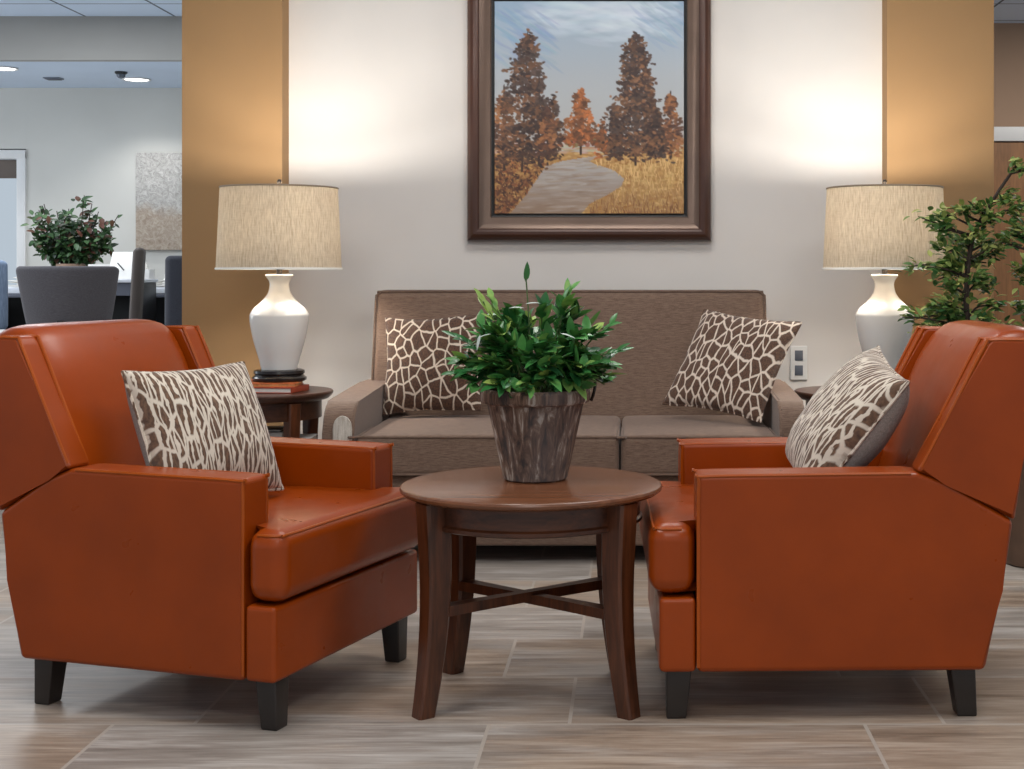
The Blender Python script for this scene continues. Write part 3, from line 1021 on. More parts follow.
for c in clusters:
    c = Vector((c[0], c[1], c[2] * 0.985))
    b = min(trunk, key=lambda p: (p - c).length + 0.9 * max(0, p.z - c.z + 0.03))
    m = b.lerp(c, 0.55) + Vector((R.uniform(-.03, .03), R.uniform(-.03, .03), R.uniform(-.01, .03)))
    path = smooth_path([b, m, c], 5)
    tube(wood_bm, path, [0.005 - 0.003 * i / (len(path) - 1) for i in range(len(path))], 5)
    dens = 46 if -0.42 < c.x < 0.3 else 22
    for k in range(dens):
        s = R.uniform(0.45, 1.0)
        p = path[int(s * (len(path) - 1))] + Vector((R.gauss(0, .017), R.gauss(0, .02), R.gauss(0, .015)))
        dr = ((path[-1] - path[0]).normalized() + Vector((R.uniform(-1, 1), R.uniform(-1, 1), R.uniform(-0.7, 0.9)))).normalized()
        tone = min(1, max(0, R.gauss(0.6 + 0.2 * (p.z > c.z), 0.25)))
        leaf(bm, lay, p, dr, Vector((R.uniform(-.4, .4), R.uniform(-.8, .2), 1)), R.uniform(0.026, 0.046), R.uniform(0.018, 0.028), R.uniform(0, 0.3), tone, n=4)
make('trunk', wood_bm, M['bark'], tr)
make_leaves('foliage', bm, M['tree_leaf'], tr)

# ============================================================= END TABLES
def end_table(label):
    t = thing('end_table', label, 'table', group='round end tables beside the sofa')
    bm = bmesh.new()
    lathe(bm, [(0, 0.545), (0.245, 0.545), (0.262, 0.549), (0.274, 0.560), (0.280, 0.570), (0.280, 0.576), (0.276, 0.580), (0, 0.580)], 64)
    make('tabletop', bm, M['end_wood'], t, 30)
    bm = bmesh.new()
    lathe(bm, [(0.215, 0.5445), (0.235, 0.5445), (0.235, 0.475), (0.215, 0.475)], 64, closed=True)
    make('apron', bm, M['end_wood'], t, 30)
    bm = bmesh.new()
    lathe(bm, [(0, 0.345), (0.215, 0.345), (0.222, 0.350), (0.222, 0.360), (0.215, 0.365), (0, 0.365)], 64)
    make('shelf', bm, M['end_wood'], t, 30)
    for sx in (-1, 1):
        for sy in (-1, 1):
            make('leg', sabre_leg(sx * 0.163, sy * 0.163, 0.5443, 0.5443, 0.052, 0.02), M['table_wood'], t, 30)
    return t
et = end_table('round dark end table with shelf, left of the sofa')
et.location = (-1.470, 5.64, 0)
dup(et, (0.925, 5.64, 0), 0, 'round dark end table right of the sofa, behind the armchair')

# ------------------------------------------------------------ table lamps
def table_lamp(label):
    t = thing('table_lamp', label, 'lamp', group='white ceramic table lamps')
    bm = bmesh.new()
    lathe(bm, [(0, 0), (0.098, 0), (0.106, 0.004), (0.107, 0.014), (0.098, 0.020), (0.094, 0.026), (0.100, 0.032), (0.098, 0.042), (0.086, 0.046), (0, 0.046)], 48)
    make('base', bm, M['lamp_base'], t, 40)
    bm = bmesh.new()
    prof = bez([(0.070, 0.0465), (0.080, 0.09), (0.100, 0.16), (0.113, 0.225), (0.115, 0.258)], 6) + bez([(0.1135, 0.264), (0.100, 0.287), (0.070, 0.315), (0.046, 0.345), (0.038, 0.375), (0.040, 0.395), (0.052, 0.413)], 6) + [(0.054, 0.417), (0.053, 0.421), (0.046, 0.423), (0, 0.423)]
    lathe(bm, [(0, 0.0465)] + prof, 64)
    make('body', bm, M['ceramic'], t, 30)
    bm = bmesh.new()
    lathe(bm, [(0, 0.4235), (0.011, 0.4235), (0.011, 0.45), (0.007, 0.455), (0.007, 0.50), (0.016, 0.505), (0.016, 0.545), (0, 0.545)], 24)
    # harp
    for s in (-1, 1):
        tube(bm, smooth_path([(s * 0.012, 0, 0.50), (s * 0.05, 0, 0.56), (s * 0.058, 0, 0.64), (s * 0.04, 0, 0.72), (0, 0, 0.765)], 6), 0.003, 6)
    make('stem', bm, M['metal_dark'], t)
    bm = bmesh.new()
    lathe(bm, [(0, 0.765), (0.010, 0.765), (0.012, 0.775), (0.006, 0.781), (0.010, 0.789), (0.006, 0.799), (0, 0.801)], 20)
    make('finial', bm, M['metal_dark'], t)
    bm = bmesh.new()
    zb, zt, rb, rt = 0.445, 0.765, 0.243, 0.228
    lathe(bm, [(rb, zb), (rt, zt), (rt - 0.0015, zt), (rb - 0.0015, zb)], 72, closed=True)
    sh = make('shade', bm, M['shade'], t, 30)
    for r_, z_ in ((rb, zb), (rt, zt)):
        bm = bmesh.new()
        tube(bm, [(r_ * math.cos(2 * PI * k / 72), r_ * math.sin(2 * PI * k / 72), z_) for k in range(72)], 0.0045 if z_ == zb else 0.0035, 6, closed=True)
        make('shade_trim', bm, M['shade_lining'] if z_ == zb else M['shade_trim'], sh)
    bm = bmesh.new()
    for k in range(3):
        a = 2 * PI * k / 3 + 0.3
        tube(bm, [(0, 0, 0.764), (rt * 0.99 * math.cos(a), rt * 0.99 * math.sin(a), 0.76)], 0.002, 5)
    make('shade_spider', bm, M['metal_dark'], sh)
    for sd in (-1, 1):
        bm = bmesh.new()
        lathe(bm, [(0, 0.0), (0.012, 0.0), (0.014, 0.012), (0.024, 0.032), (0.028, 0.05), (0.022, 0.07), (0.01, 0.078), (0, 0.079)], 20)
        bmesh.ops.rotate(bm, verts=bm.verts, cent=(0, 0, 0), matrix=Matrix.Rotation(sd * 1.2, 3, 'X'))
        bmesh.ops.translate(bm, verts=bm.verts, vec=(0, -sd * 0.0175, 0.525))
        make('bulb', bm, M['bulb'], t)
    return t
LZ = 0.6185
lm = table_lamp('white ceramic table lamp on stacked books, against the left tan pillar')
lm.location = (-1.400, 5.645, LZ)
dup(lm, (1.005, 5.66, LZ), 0, 'white ceramic table lamp at right, partly behind the potted tree')

# ------------------------------------------------------------------ books
def book(name, label, loc, size, rz, cover, group=None):
    t = thing(name, label, 'book', loc, rz, group)
    w, d_, h = size
    bm = bmesh.new()
    c = min(0.0035, h * 0.15)
    box(bm, (-w / 2, -d_ / 2, 0), (w / 2, d_ / 2, c), 0.001)
    box(bm, (-w / 2, -d_ / 2, h - c), (w / 2, d_ / 2, h), 0.001)
    box(bm, (-w / 2, -d_ / 2, 0), (-w / 2 + c, d_ / 2, h), 0.001)
    make('cover', bm, cover, t)
    bm = bmesh.new()
    box(bm, (-w / 2 + c, -d_ / 2 + 0.005, c), (w / 2 - 0.005, d_ / 2 - 0.005, h - c), 0.0005)
    make('pages', bm, M['paper'] if cover is not M['book_cover'] else plain('tan_page_block', rgb(206, 150, 96), 0.8, 0, 0.2, 60), t)
    return t
GB = 'books stacked under the table lamps'
book('book', 'brick red book lying on the left end table, bottom of the lamp stack', (-1.425, 5.60, 0.5805), (0.25, 0.19, 0.022), math.radians(172), M['book_red'], GB)
book('book', 'orange tan book lying directly under the left lamp base', (-1.430, 5.61, 0.6030), (0.24, 0.18, 0.015), math.radians(3), M['book_cover'], GB)
book('book', 'thick brown book lying on the right end table, below another', (0.96, 5.62, 0.5805), (0.30, 0.20, 0.022), math.radians(4), M['book_dark'], GB)
book('book', 'black topped book lying directly under the right lamp base', (0.985, 5.62, 0.6030), (0.32, 0.21, 0.015), math.radians(-2), plain('near_black_cover', rgb(34, 27, 25), 0.4), GB)
GM = 'magazines on the end table shelf'
for i, (dx, dy, z, sz, mt, lb) in enumerate((
        (0.045, 0.0, 0.3655, (0.33, 0.15, 0.034), M['magazine'], 'thick pale catalogue at the bottom of the shelf pile under left lamp'),
        (0.0, 0.0, 0.4000, (0.22, 0.15, 0.022), M['paper'], 'white magazine in middle of the shelf pile under left lamp'),
        (-0.01, 0.0, 0.4225, (0.20, 0.14, 0.010), M['gloss_black'], 'thin black folder topping the shelf pile under left lamp'))):
    book('magazine', lb, (-1.47 + dx, 5.64 + dy, z), sz, math.radians((2, -3, 4)[i]), mt, GM)['category'] = 'magazine'

# ------------------------------------------------------------ wall outlet
t = thing('wall_outlet', 'white wall outlet on the wall behind the sofa, right end', 'outlet', (0.738, 6.299, 0.648))
bm = bmesh.new()
rbox(bm, (0, -0.005, 0), (0.075, 0.0098, 0.15), 0.003, 2)
make('cover_plate', bm, M['outlet'], t)
for z in (0.033, -0.033):
    bm = bmesh.new()
    rbox(bm, (0, -0.0115, z), (0.036, 0.004, 0.045), 0.0015, 1)
    make('socket', bm, M['outlet_slot'], t)

# ================================================================ PAINTING
def painting_raster(W, H):
    rs = np.random.RandomState(3)
    yy, xx = np.mgrid[0:H, 0:W]
    u, v = xx / (W - 1), yy / (H - 1)
    img = np.zeros((H, W, 3))
    def lay(mask, c):
        img[mask] = c
    # sky: blue-grey wash with a pale cloud
    top, mid, low = np.array([150, 172, 194.]), np.array([166, 172, 178.]), np.array([176, 174, 170.])
    k = np.clip(v / 0.35, 0, 1)[..., None]
    k2 = np.clip((v - 0.35) / 0.35, 0, 1)[..., None]
    img[:] = (top * (1 - k) + mid * k) * (1 - k2) + low * k2
    def dab(cx, cy, rx, ry, c, a=1.0, ang=0.0):
        x0, x1 = int(max(0, (cx - rx - ry) * W)), int(min(W, (cx + rx + ry) * W + 2))
        y0, y1 = int(max(0, (cy - rx - ry) * H)), int(min(H, (cy + rx + ry) * H + 2))
        if x1 <= x0 or y1 <= y0:
            return
        du, dv = u[y0:y1, x0:x1] - cx, v[y0:y1, x0:x1] - cy
        ca, sa = math.cos(ang), math.sin(ang)
        p, q = du * ca + dv * sa, -du * sa + dv * ca
        m = np.clip(1.6 - 1.6 * ((p / rx) ** 2 + (q / ry) ** 2), 0, 1)[..., None] * a
        img[y0:y1, x0:x1] = img[y0:y1, x0:x1] * (1 - m) + np.array(c, float) * m
    for i in range(150):
        cx, cy = rs.uniform(0.2, 0.95), abs(rs.normal(0.06, 0.05))
        dab(cx, cy, rs.uniform(.06, .15), rs.uniform(.01, .03), (205 + rs.randint(25), 216 + rs.randint(16), 226 + rs.randint(10)), 0.13, rs.uniform(-.15, .25))
    for i in range(60):
        dab(rs.uniform(0, .3), rs.uniform(.05, .3), rs.uniform(.05, .12), rs.uniform(.006, .016), (112 + rs.randint(30), 138 + rs.randint(30), 172 + rs.randint(20)), 0.25, rs.uniform(.3, .7))
    for i in range(40):
        dab(rs.uniform(.75, 1), rs.uniform(.0, .2), rs.uniform(.04, .1), rs.uniform(.006, .014), (120 + rs.randint(30), 146 + rs.randint(20), 172 + rs.randint(20)), 0.25, rs.uniform(.3, .8))
    # ground
    g = v > 0.685
    img[g] = (176, 132, 78)
    for i in range(260):   # pale far field
        dab(rs.uniform(0, 1), rs.uniform(.655, .715), rs.uniform(.02, .07), rs.uniform(.003, .007), (168 + rs.randint(40), 156 + rs.randint(40), 146 + rs.randint(40)), 0.6)
    for i in range(160):   # far brown tree line
        dab(rs.uniform(.3, 1), rs.uniform(.63, .68), rs.uniform(.008, .02), rs.uniform(.006, .014), (108 + rs.randint(50), 66 + rs.randint(34), 44 + rs.randint(20)), 0.8)
    for i in range(900):   # golden meadow
        cy = rs.uniform(.715, 1)
        a = rs.choice(3)
        c = [(196, 152, 88), (166, 116, 62), (212, 176, 116)][a]
        dab(rs.uniform(0, 1), cy, rs.uniform(.02, .05) * .5, rs.uniform(.004, .009), np.array(c) + rs.randint(-14, 14), 0.7, rs.uniform(-.2, .2))
    # path
    L = [(.08, 1.0), (.16, .92), (.23, .83), (.27, .775), (.36, .752), (.48, .735), (.62, .718)]
    Rr = [(.46, 1.0), (.50, .955), (.60, .91), (.67, .87), (.685, .835), (.63, .795), (.535, .768), (.50, .752), (.54, .735), (.64, .722)]
    Lx = np.interp(v, [p[1] for p in L[::-1]], [p[0] for p in L[::-1]])
    Rx = np.interp(v, [p[1] for p in Rr[::-1]], [p[0] for p in Rr[::-1]])
    pm = (v > .72) & (u > Lx) & (u < Rx)
    base = np.array([150, 124, 104.]) * (np.clip((v - .78) / .22, 0, 1))[..., None] + np.array([176, 170, 166.]) * (1 - np.clip((v - .78) / .22, 0, 1))[..., None]
    img[pm] = base[pm]
    keep = img.copy()
    for i in range(260):
        cy = rs.uniform(.73, 1)
        lo, hi = np.interp(cy, [p[1] for p in L[::-1]], [p[0] for p in L[::-1]]), np.interp(cy, [p[1] for p in Rr[::-1]], [p[0] for p in Rr[::-1]])
        c = [(186, 176, 168), (134, 106, 84), (164, 136, 110), (200, 192, 186)][rs.choice(4, p=[.3, .25, .3, .15])]
        dab(rs.uniform(lo, hi), cy, rs.uniform(.03, .07), rs.uniform(.003, .008), c, 0.22, rs.uniform(-.1, .05))
    out = ~pm & (v > .72)
    img[out] = keep[out]
    # grass strokes right, shrubs left
    for i in range(950):
        cy = rs.uniform(.735, 1.02)
        cx = rs.uniform(0.5, 1.02)
        hi = np.interp(cy, [p[1] for p in Rr[::-1]], [p[0] for p in Rr[::-1]])
        if cx < hi + 0.012:
            continue
        dark = min(1, max(0, (cy - .85) / .18 + rs.uniform(-.2, .2)))
        c = np.array([214, 174, 112]) * (1 - dark) + np.array([116, 72, 44]) * dark + rs.randint(-24, 24)
        dab(cx, cy, rs.uniform(.012, .03), .0028, c, 0.8, PI / 2 + rs.uniform(-.4, .4))
    for i in range(700):
        cy = rs.uniform(.76, 1.02)
        lo = np.interp(cy, [p[1] for p in L[::-1]], [p[0] for p in L[::-1]])
        cx = rs.uniform(-.02, max(0.02, lo - .008))
        c = [(92, 56, 40), (132, 82, 50), (158, 112, 66), (66, 42, 34), (146, 84, 48)][rs.choice(5, p=[.3, .25, .2, .18, .07])]
        dab(cx, cy, rs.uniform(.008, .02), rs.uniform(.003, .007), np.array(c) + rs.randint(-10, 10), 0.85, rs.uniform(0, PI))
    # trees: trunk, then leaf dabs in tiers
    def tree(cx, top, base, crown_base, half, cols, n, trunk=(58, 40, 32), lean=0.0):
        for k in range(60):
            s = k / 59
            dab(cx + lean * (1 - s), top + (base - top) * s, .004 + .004 * s, .012, trunk, 0.9)
        # boughs: uneven clumps of leaf dabs stepping down the trunk
        nb = max(7, int(n / 34))
        for b_ in range(nb):
            s = ((b_ + rs.uniform(.0, .9)) / nb) ** 0.85
            cy = top + (crown_base - top) * s
            reach = half * (0.16 + 0.84 * s ** 0.6) * rs.uniform(.72, 1.08)
            for sd in (-1, 0, 1):
                bx = cx + lean * (1 - s) + sd * reach * rs.uniform(.35, .75)
                by = cy + rs.uniform(-.012, .02) + 0.012 * abs(sd)
                tint = np.array(cols[rs.choice(len(cols))])
                for i in range(int(n / nb / 3) + 2):
                    x = bx + rs.normal(0, reach * .24)
                    y = by + rs.normal(0, .016)
                    c = tint * rs.uniform(.82, 1.22) + rs.randint(-8, 8)
                    dab(x, y, rs.uniform(.007, .019), rs.uniform(.005, .010), c, 0.88, rs.uniform(-.7, .7))
    dk = [(62, 42, 34), (78, 52, 38), (50, 34, 30), (98, 66, 44), (70, 54, 48)]
    og = [(126, 78, 44), (152, 88, 46), (104, 64, 38), (170, 98, 52)]
    br = [(96, 62, 42), (128, 82, 50), (78, 50, 38), (146, 96, 58)]
    tree(.455, .42, .715, .665, .10, og, 420)
    tree(.57, .585, .70, .69, .04, og, 80)
    tree(.31, .46, .72, .69, .07, dk, 200)
    tree(.93, .43, .735, .71, .085, br, 330)
    tree(.85, .48, .735, .70, .07, dk, 210)
    tree(.64, .50, .73, .70, .07, dk, 200)
    tree(.745, .165, .765, .715, .17, dk + [(118, 82, 56)], 1500)
    tree(.05, .40, .79, .76, .10, br, 300)
    tree(.145, .145, .795, .75, .175, dk + [(112, 76, 52)], 1050, lean=.03)
    tree(.235, .36, .765, .72, .10, dk, 280)
    tree(.28, .50, .74, .71, .07, br, 160)
    # pale unpainted edge at the top
    return np.clip(img, 0, 255)

fp = thing('framed_painting', 'large framed painting of autumn trees and a winding path above the sofa', 'painting', (-0.1885, 6.299, 1.775))
CW, CH = 0.417, 0.468     # half sizes of the canvas
W, H = 236, 264
img = painting_raster(W, H)
l = img / 255.0
l = np.where(l <= 0.04045, l / 12.92, ((l + 0.055) / 1.055) ** 2.4)
bm = bmesh.new()
V = [[bm.verts.new((-CW + 2 * CW * i / (W - 1), -0.032 + 0.0009 * (img[j, i].mean() / 255 - 0.5), CH - 2 * CH * j / (H - 1))) for i in range(W)] for j in range(H)]
cl = bm.loops.layers.float_color.new('paint')
for j in range(H - 1):
    for i in range(W - 1):
        f = bm.faces.new((V[j][i], V[j + 1][i], V[j + 1][i + 1], V[j][i + 1]))
        for lp, (jj, ii) in zip(f.loops, ((j, i), (j + 1, i), (j + 1, i + 1), (j, i + 1))):
            lp[cl] = (*l[jj, ii], 1)
# sides and back of the stretched canvas
ring = [V[0][i] for i in range(W)] + [V[j][W - 1] for j in range(1, H)] + [V[H - 1][i] for i in range(W - 2, -1, -1)] + [V[j][0] for j in range(H - 2, 0, -1)]
back = [bm.verts.new((v.co.x, -0.006, v.co.z)) for v in ring]
n = len(ring)
for i in range(n):
    f = bm.faces.new((ring[i], ring[(i + 1) % n], back[(i + 1) % n], back[i]))
    for lp in f.loops:
        lp[cl] = (0.5, 0.5, 0.5, 1)
N = Nodes('oil_paint')
a = N.n('ShaderNodeAttribute', attribute_name='paint')
N.color(a.outputs['Color'])
N.set(Roughness=0.55)
N.bump(N.noise(N.obj(), 260, 2), 0.1, 0.001)
me_o = make_leaves('canvas', bm, N.m, fp)

def frame_ring(name, prof, mat, parent):
    """prof: (distance outwards from the canvas edge, y); mitred corners"""
    bm = bmesh.new()
    loops = []
    for (o, y) in prof:
        x, z = CW + o, CH + o
        loops.append([bm.verts.new(p) for p in ((-x, y, -z), (x, y, -z), (x, y, z), (-x, y, z))])
    m = len(loops)
    for i in range(m):
        A, B = loops[i], loops[(i + 1) % m]
        for k in range(4):
            bm.faces.new((A[k], A[(k + 1) % 4], B[(k + 1) % 4], B[k]))
    return make(name, bm, mat, parent, 20)
frame_ring('frame_liner', [(0.002, -0.005), (0.002, -0.022), (0.014, -0.026), (0.014, -0.005)], plain('black_liner', rgb(16, 14, 14), 0.5), fp)
frame_ring('inner_moulding', [(0.014, -0.004), (0.014, -0.036), (0.019, -0.040), (0.035, -0.044), (0.058, -0.052), (0.066, -0.055), (0.066, -0.004)], plain('bronze_brown_moulding', rgb(104, 84, 72), 0.3, 0.45, 0.12, 5, 0.03), fp)
frame_ring('outer_moulding', [(0.066, -0.003), (0.066, -0.058), (0.071, -0.064), (0.080, -0.067), (0.092, -0.066), (0.104, -0.060), (0.116, -0.046), (0.121, -0.030), (0.122, -0.003)], plain('dark_brown_moulding', rgb(74, 46, 34), 0.28, 0.15, 0.12, 5, 0.03), fp)

# ================================================================= OFFICE
def office_chair(label, mat, shell, w_top=0.52, w_bot=0.38, z0=0.70, z1=1.08, curve=0.10, thick=0.07):
    t = thing('office_chair', label, 'chair', group='office chairs round the desk')
    # faces +y (its back towards -y)
    bm = bmesh.new()
    def shape(p, u, v, w):
        k = max(0.0, min(1.0, (w + 1) / 2))
        wd = w_bot + (w_top - w_bot) * k ** 0.8
        x = u * wd / 2
        y = p.y + curve * u * u + 0.03 * (1 - k)
        z = p.z - 0.02 * abs(u) ** 3 * (w > 0) * 0 + 0.010 * (1 - u * u) * (w < 0) * -1
        return (x, y, z)
    rbox(bm, (0, -0.24, (z0 + z1) / 2), (0.5, thick, z1 - z0), 0.03, 3, (12, 1, 8), shape)
    make('backrest', bm, mat, t, 60)
    bm = bmesh.new()
    rbox(bm, (0, 0.02, 0.47), (0.48, 0.46, 0.09), 0.035, 3, (4, 4, 1))
    make('seat', bm, mat, t, 60)
    bm = bmesh.new()
    tube(bm, smooth_path([(0, -0.05, 0.42), (0, -0.24, 0.42), (0, -0.285, 0.55), (0, -0.262, z0 + 0.1)], 5), 0.022, 8)
    make('back_support', bm, M['gloss_black'], t)
    for s in (-1, 1):
        bm = bmesh.new()
        tube(bm, smooth_path([(s * 0.20, 0.05, 0.44), (s * 0.29, 0.05, 0.46), (s * 0.295, 0.03, 0.60), (s * 0.295, -0.02, 0.68)], 5), 0.016, 8)
        rbox(bm, (s * 0.295, 0.0, 0.70), (0.07, 0.26, 0.035), 0.014, 2)
        make('armrest', bm, shell, t)
    bm = bmesh.new()
    tube(bm, [(0, 0, 0.11), (0, 0, 0.43)], 0.028, 12)
    for k in range(5):
        a = 2 * PI * k / 5 + 0.3
        tube(bm, [(0.02 * math.cos(a), 0.02 * math.sin(a), 0.12), (0.28 * math.cos(a), 0.28 * math.sin(a), 0.075)], [0.024, 0.014], 8)
    ped = make('pedestal', bm, M['gloss_black'], t)
    for k in range(5):
        a = 2 * PI * k / 5 + 0.3
        bm = bmesh.new()
        lathe(bm, [(0, -0.014), (0.026, -0.014), (0.030, -0.008), (0.030, 0.008), (0.026, 0.014), (0, 0.014)], 20)
        bmesh.ops.rotate(bm, verts=bm.verts, cent=(0, 0, 0), matrix=Matrix.Rotation(PI / 2, 3, 'X') @ Matrix.Identity(3))
        bmesh.ops.rotate(bm, verts=bm.verts, cent=(0, 0, 0), matrix=Matrix.Rotation(a, 3, 'Z'))
        bmesh.ops.translate(bm, verts=bm.verts, vec=(0.28 * math.cos(a), 0.28 * math.sin(a), 0.031))
        make('caster', bm, M['gloss_black'], ped)
    return t
oc = office_chair('wide grey office chair with its back turned, before the desk plant', M['chair_grey'], M['chair_shell'])
oc.location = (-2.935, 7.50, 0)
oc.rotation_euler = (0, 0, math.radians(6))
oc2 = office_chair('charcoal office chair with rounded top beside the left tan pillar', M['chair_dark'], M['gloss_black'], 0.44, 0.44, 0.62, 1.14)
oc2.location = (-2.42, 8.02, 0)
oc2.rotation_euler = (0, 0, math.radians(25))
oc3 = office_chair('dark office chair turned edge-on at the middle of the desk', plain('brown_grey_mesh', rgb(92, 84, 80), 0.7), M['chrome'], 0.42, 0.40, 0.66, 1.19, 0.02, 0.055)
oc3.location = (-3.09, 8.22, 0)
oc3.rotation_euler = (0, 0, math.radians(110))
oc4 = office_chair('pale blue grey office chair at the left edge, beside the glazed door', M['chair_blue'], M['gloss_black'], 0.46, 0.42, 0.70, 1.12)
oc4.location = (-3.95, 8.72, 0)
oc4.rotation_euler = (0, 0, math.radians(-12))

dk = thing('office_desk', 'office desk with white top and dark recess behind the chairs', 'desk', (-3.4, 9.75, 0))
bm = bmesh.new()
box(bm, (-1.3, -0.60, 0.91), (1.25, 0.60, 0.95), 0.006, 2)
make('worktop', bm, M['desk_top'], dk, 12)
bm = bmesh.new()
box(bm, (-1.28, -0.60, 0.885), (1.23, -0.56, 0.909), 0.004)
make('edge_rail', bm, M['desk_grey'], dk)
bm = bmesh.new()
box(bm, (-1.25, 0.20, 0.0), (1.20, 0.24, 0.909), 0.004)
make('modesty_panel', bm, M['gloss_black'], dk)
for x in (-1.25, 1.16):
    bm = bmesh.new()
    box(bm, (x, -0.5, 0), (x + 0.04, 0.20, 0.884), 0.004)
    make('side_panel', bm, M['gloss_black'], dk)
# low grey screen unit on the desk front
rt = thing('desk_return', 'slate grey side desk unit in front of the white desk', 'desk', (-3.20, 8.84, 0))
bm = bmesh.new()
box(bm, (-0.40, -0.20, 0.985), (0.19, 0.20, 1.005), 0.004)
make('worktop', bm, M['desk_top'], rt, 12)
bm = bmesh.new()
box(bm, (-0.39, -0.19, 0.905), (0.18, -0.16, 0.984), 0.003)
make('front_rail', bm, M['desk_grey'], rt, 12)
for x in (-0.38, 0.14):
    bm = bmesh.new()
    box(bm, (x, -0.15, 0), (x + 0.04, 0.19, 0.984), 0.003)
    make('side_panel', bm, M['gloss_black'], rt)
bm = bmesh.new()
box(bm, (-0.34, 0.12, 0.05), (0.14, 0.15, 0.984), 0.003)
make('back_panel', bm, M['gloss_black'], rt)

# desk plant
R = random.Random(11)
dp = thing('desk_plant', 'bushy dark leaved plant on the office desk', 'plant', (-3.78, 9.60, 0.9505))
bm = bmesh.new()
lathe(bm, [(0, 0), (0.075, 0), (0.08, 0.005), (0.098, 0.13), (0.103, 0.132), (0.103, 0.155), (0.095, 0.155), (0.09, 0.125), (0, 0.125)], 40)
make('pot', bm, M['terracotta'], dp, 30)
bm = bmesh.new()
lay = bm.loops.layers.float_color.new('tone')
st = bmesh.new()
for i in range(40):
    s = R.choice((-1, 1))
    az = R.uniform(0, 2 * PI)
    rr = R.uniform(0.2, 1) ** 0.5
    tip = Vector((s * 0.135 + 0.155 * rr * math.cos(az), 0.13 * R.uniform(-1, 1), 0.415 + 0.02 * s + 0.19 * rr * math.sin(az)))
    path = smooth_path([(0, 0, 0.12), Vector((tip.x * 0.45, tip.y * 0.4, 0.2)), tip], 5)
    tube(st, path, 0.003, 5)
    for k in range(40):
        p = path[int(R.uniform(0.55, 1) * (len(path) - 1))] + Vector((R.gauss(0, .022), R.gauss(0, .025), R.gauss(0, .022)))
        dr = Vector((R.uniform(-1, 1), R.uniform(-1, 0.6), R.uniform(-0.8, 0.8))).normalized()
        tone = min(1, max(0, R.gauss(0.36, 0.2))) if R.random() > (0.22 if tip.x > 0.12 else 0.08) else 0.95
        leaf(bm, lay, p, dr, Vector((0.2, -0.6, 1)), R.uniform(0.04, 0.065), R.uniform(0.032, 0.046), 0.2, tone, n=4)
make('stems', st, M['bark'], dp)
make_leaves('foliage', bm, M['office_leaf'], dp)

# things on the desk
t = thing('photo_frame', 'small white photo frame with landscape picture on the office desk', 'picture frame', (-3.46, 9.28, 0.9505), math.radians(4))
bm = bmesh.new()
for lo, hi in (((-0.085, -0.006, 0), (-0.065, 0.006, 0.15)), ((0.065, -0.006, 0), (0.085, 0.006, 0.15)), ((-0.065, -0.006, 0), (0.065, 0.006, 0.02)), ((-0.065, -0.006, 0.125), (0.065, 0.006, 0.15))):
    box(bm, lo, hi, 0.001)
box(bm, (-0.065, 0.002, 0.02), (0.065, 0.005, 0.125), 0.0005)
make('frame', bm, M['outlet'], t)
N = Nodes('small_print')
N.color(N.ramp(N.noise(N.obj((1, 1, 1.4)), 14, 4), [(0.35, rgb(84, 96, 70)), (0.48, rgb(176, 168, 150)), (0.6, rgb(206, 212, 218)), (0.72, rgb(190, 120, 84))]))
bm = bmesh.new()
box(bm, (-0.0645, -0.002, 0.0205), (0.0645, 0.0015, 0.1245), 0.0004)
make('print', bm, N.m, t)
bm = bmesh.new()
tube(bm, [(0, 0.006, 0.11), (0, 0.06, 0.001)], 0.003, 5)
make('easel_leg', bm, M['gloss_black'], t)

R = random.Random(4)
for i, (x, y, lb) in enumerate(((-3.86, 9.30, 'loose pile of white papers on the desk, below the plant leaves'), (-3.16, 9.32, 'white paper stack on the desk beside the phone'))):
    bm = bmesh.new()
    for k in range(7 if i == 0 else 5):
        tmp = bmesh.new()
        rbox(tmp, (0, 0, 0), (0.30 if i == 0 else 0.22, 0.21, 0.0035), 0.001, 1, (6, 4, 1), lambda p, u, v, w, k=k: (p.x, p.y, p.z + 0.010 * abs(u) ** 3 * k / 7))
        merge(bm, tmp, Matrix.Translation((R.uniform(-.03, .03), R.uniform(-.02, .02), 0.003 + k * 0.0085)) @ Matrix.Rotation(R.uniform(-.25, .25), 4, 'Z'))
    o = make('paper_stack', bm, M['paper'])
    o.location = (x, y, 0.951)
    tag(o, lb, 'papers', 'paper stacks on the desk')
# sloped white document holder with a pen
t = thing('document_holder', 'white sloping document holder with a pen, beside the grey chair', 'document holder', (-3.16, 8.85, 1.0055), math.radians(-5))
bm = bmesh.new()
prism(bm, [(-0.06, 0.0), (0.06, 0.0), (0.06, 0.014), (0.03, 0.17), (0.022, 0.17)], -0.085, 0.085, 0.002, 2, 'yz')
make('body', bm, M['outlet'], t)
bm = bmesh.new()
tube(bm, [(-0.02, -0.048, 0.10), (0.025, -0.058, 0.055)], 0.004, 6)
make('pen', bm, M['gloss_black'], t)
t = thing('desk_phone', 'white desk phone on the office desk between the dark chairs', 'phone', (-3.10, 9.72, 0.9505), math.radians(8))
bm = bmesh.new()
prism(bm, [(-0.10, 0.0), (0.10, 0.0), (0.10, 0.09), (0.06, 0.10), (-0.10, 0.03)], -0.09, 0.09, 0.006, 2, 'yz')
make('body', bm, M['outlet'], t)
bm = bmesh.new()
for px_ in range(3):
    for py_ in range(4):
        box(bm, (-0.01 + px_ * 0.024, -0.075 + py_ * 0.03, 0.045 + py_ * 0.0128), (0.006 + px_ * 0.024, -0.055 + py_ * 0.03, 0.058 + py_ * 0.0128), 0.001)
make('keypad', bm, M['desk_grey'], t)
bm = bmesh.new()
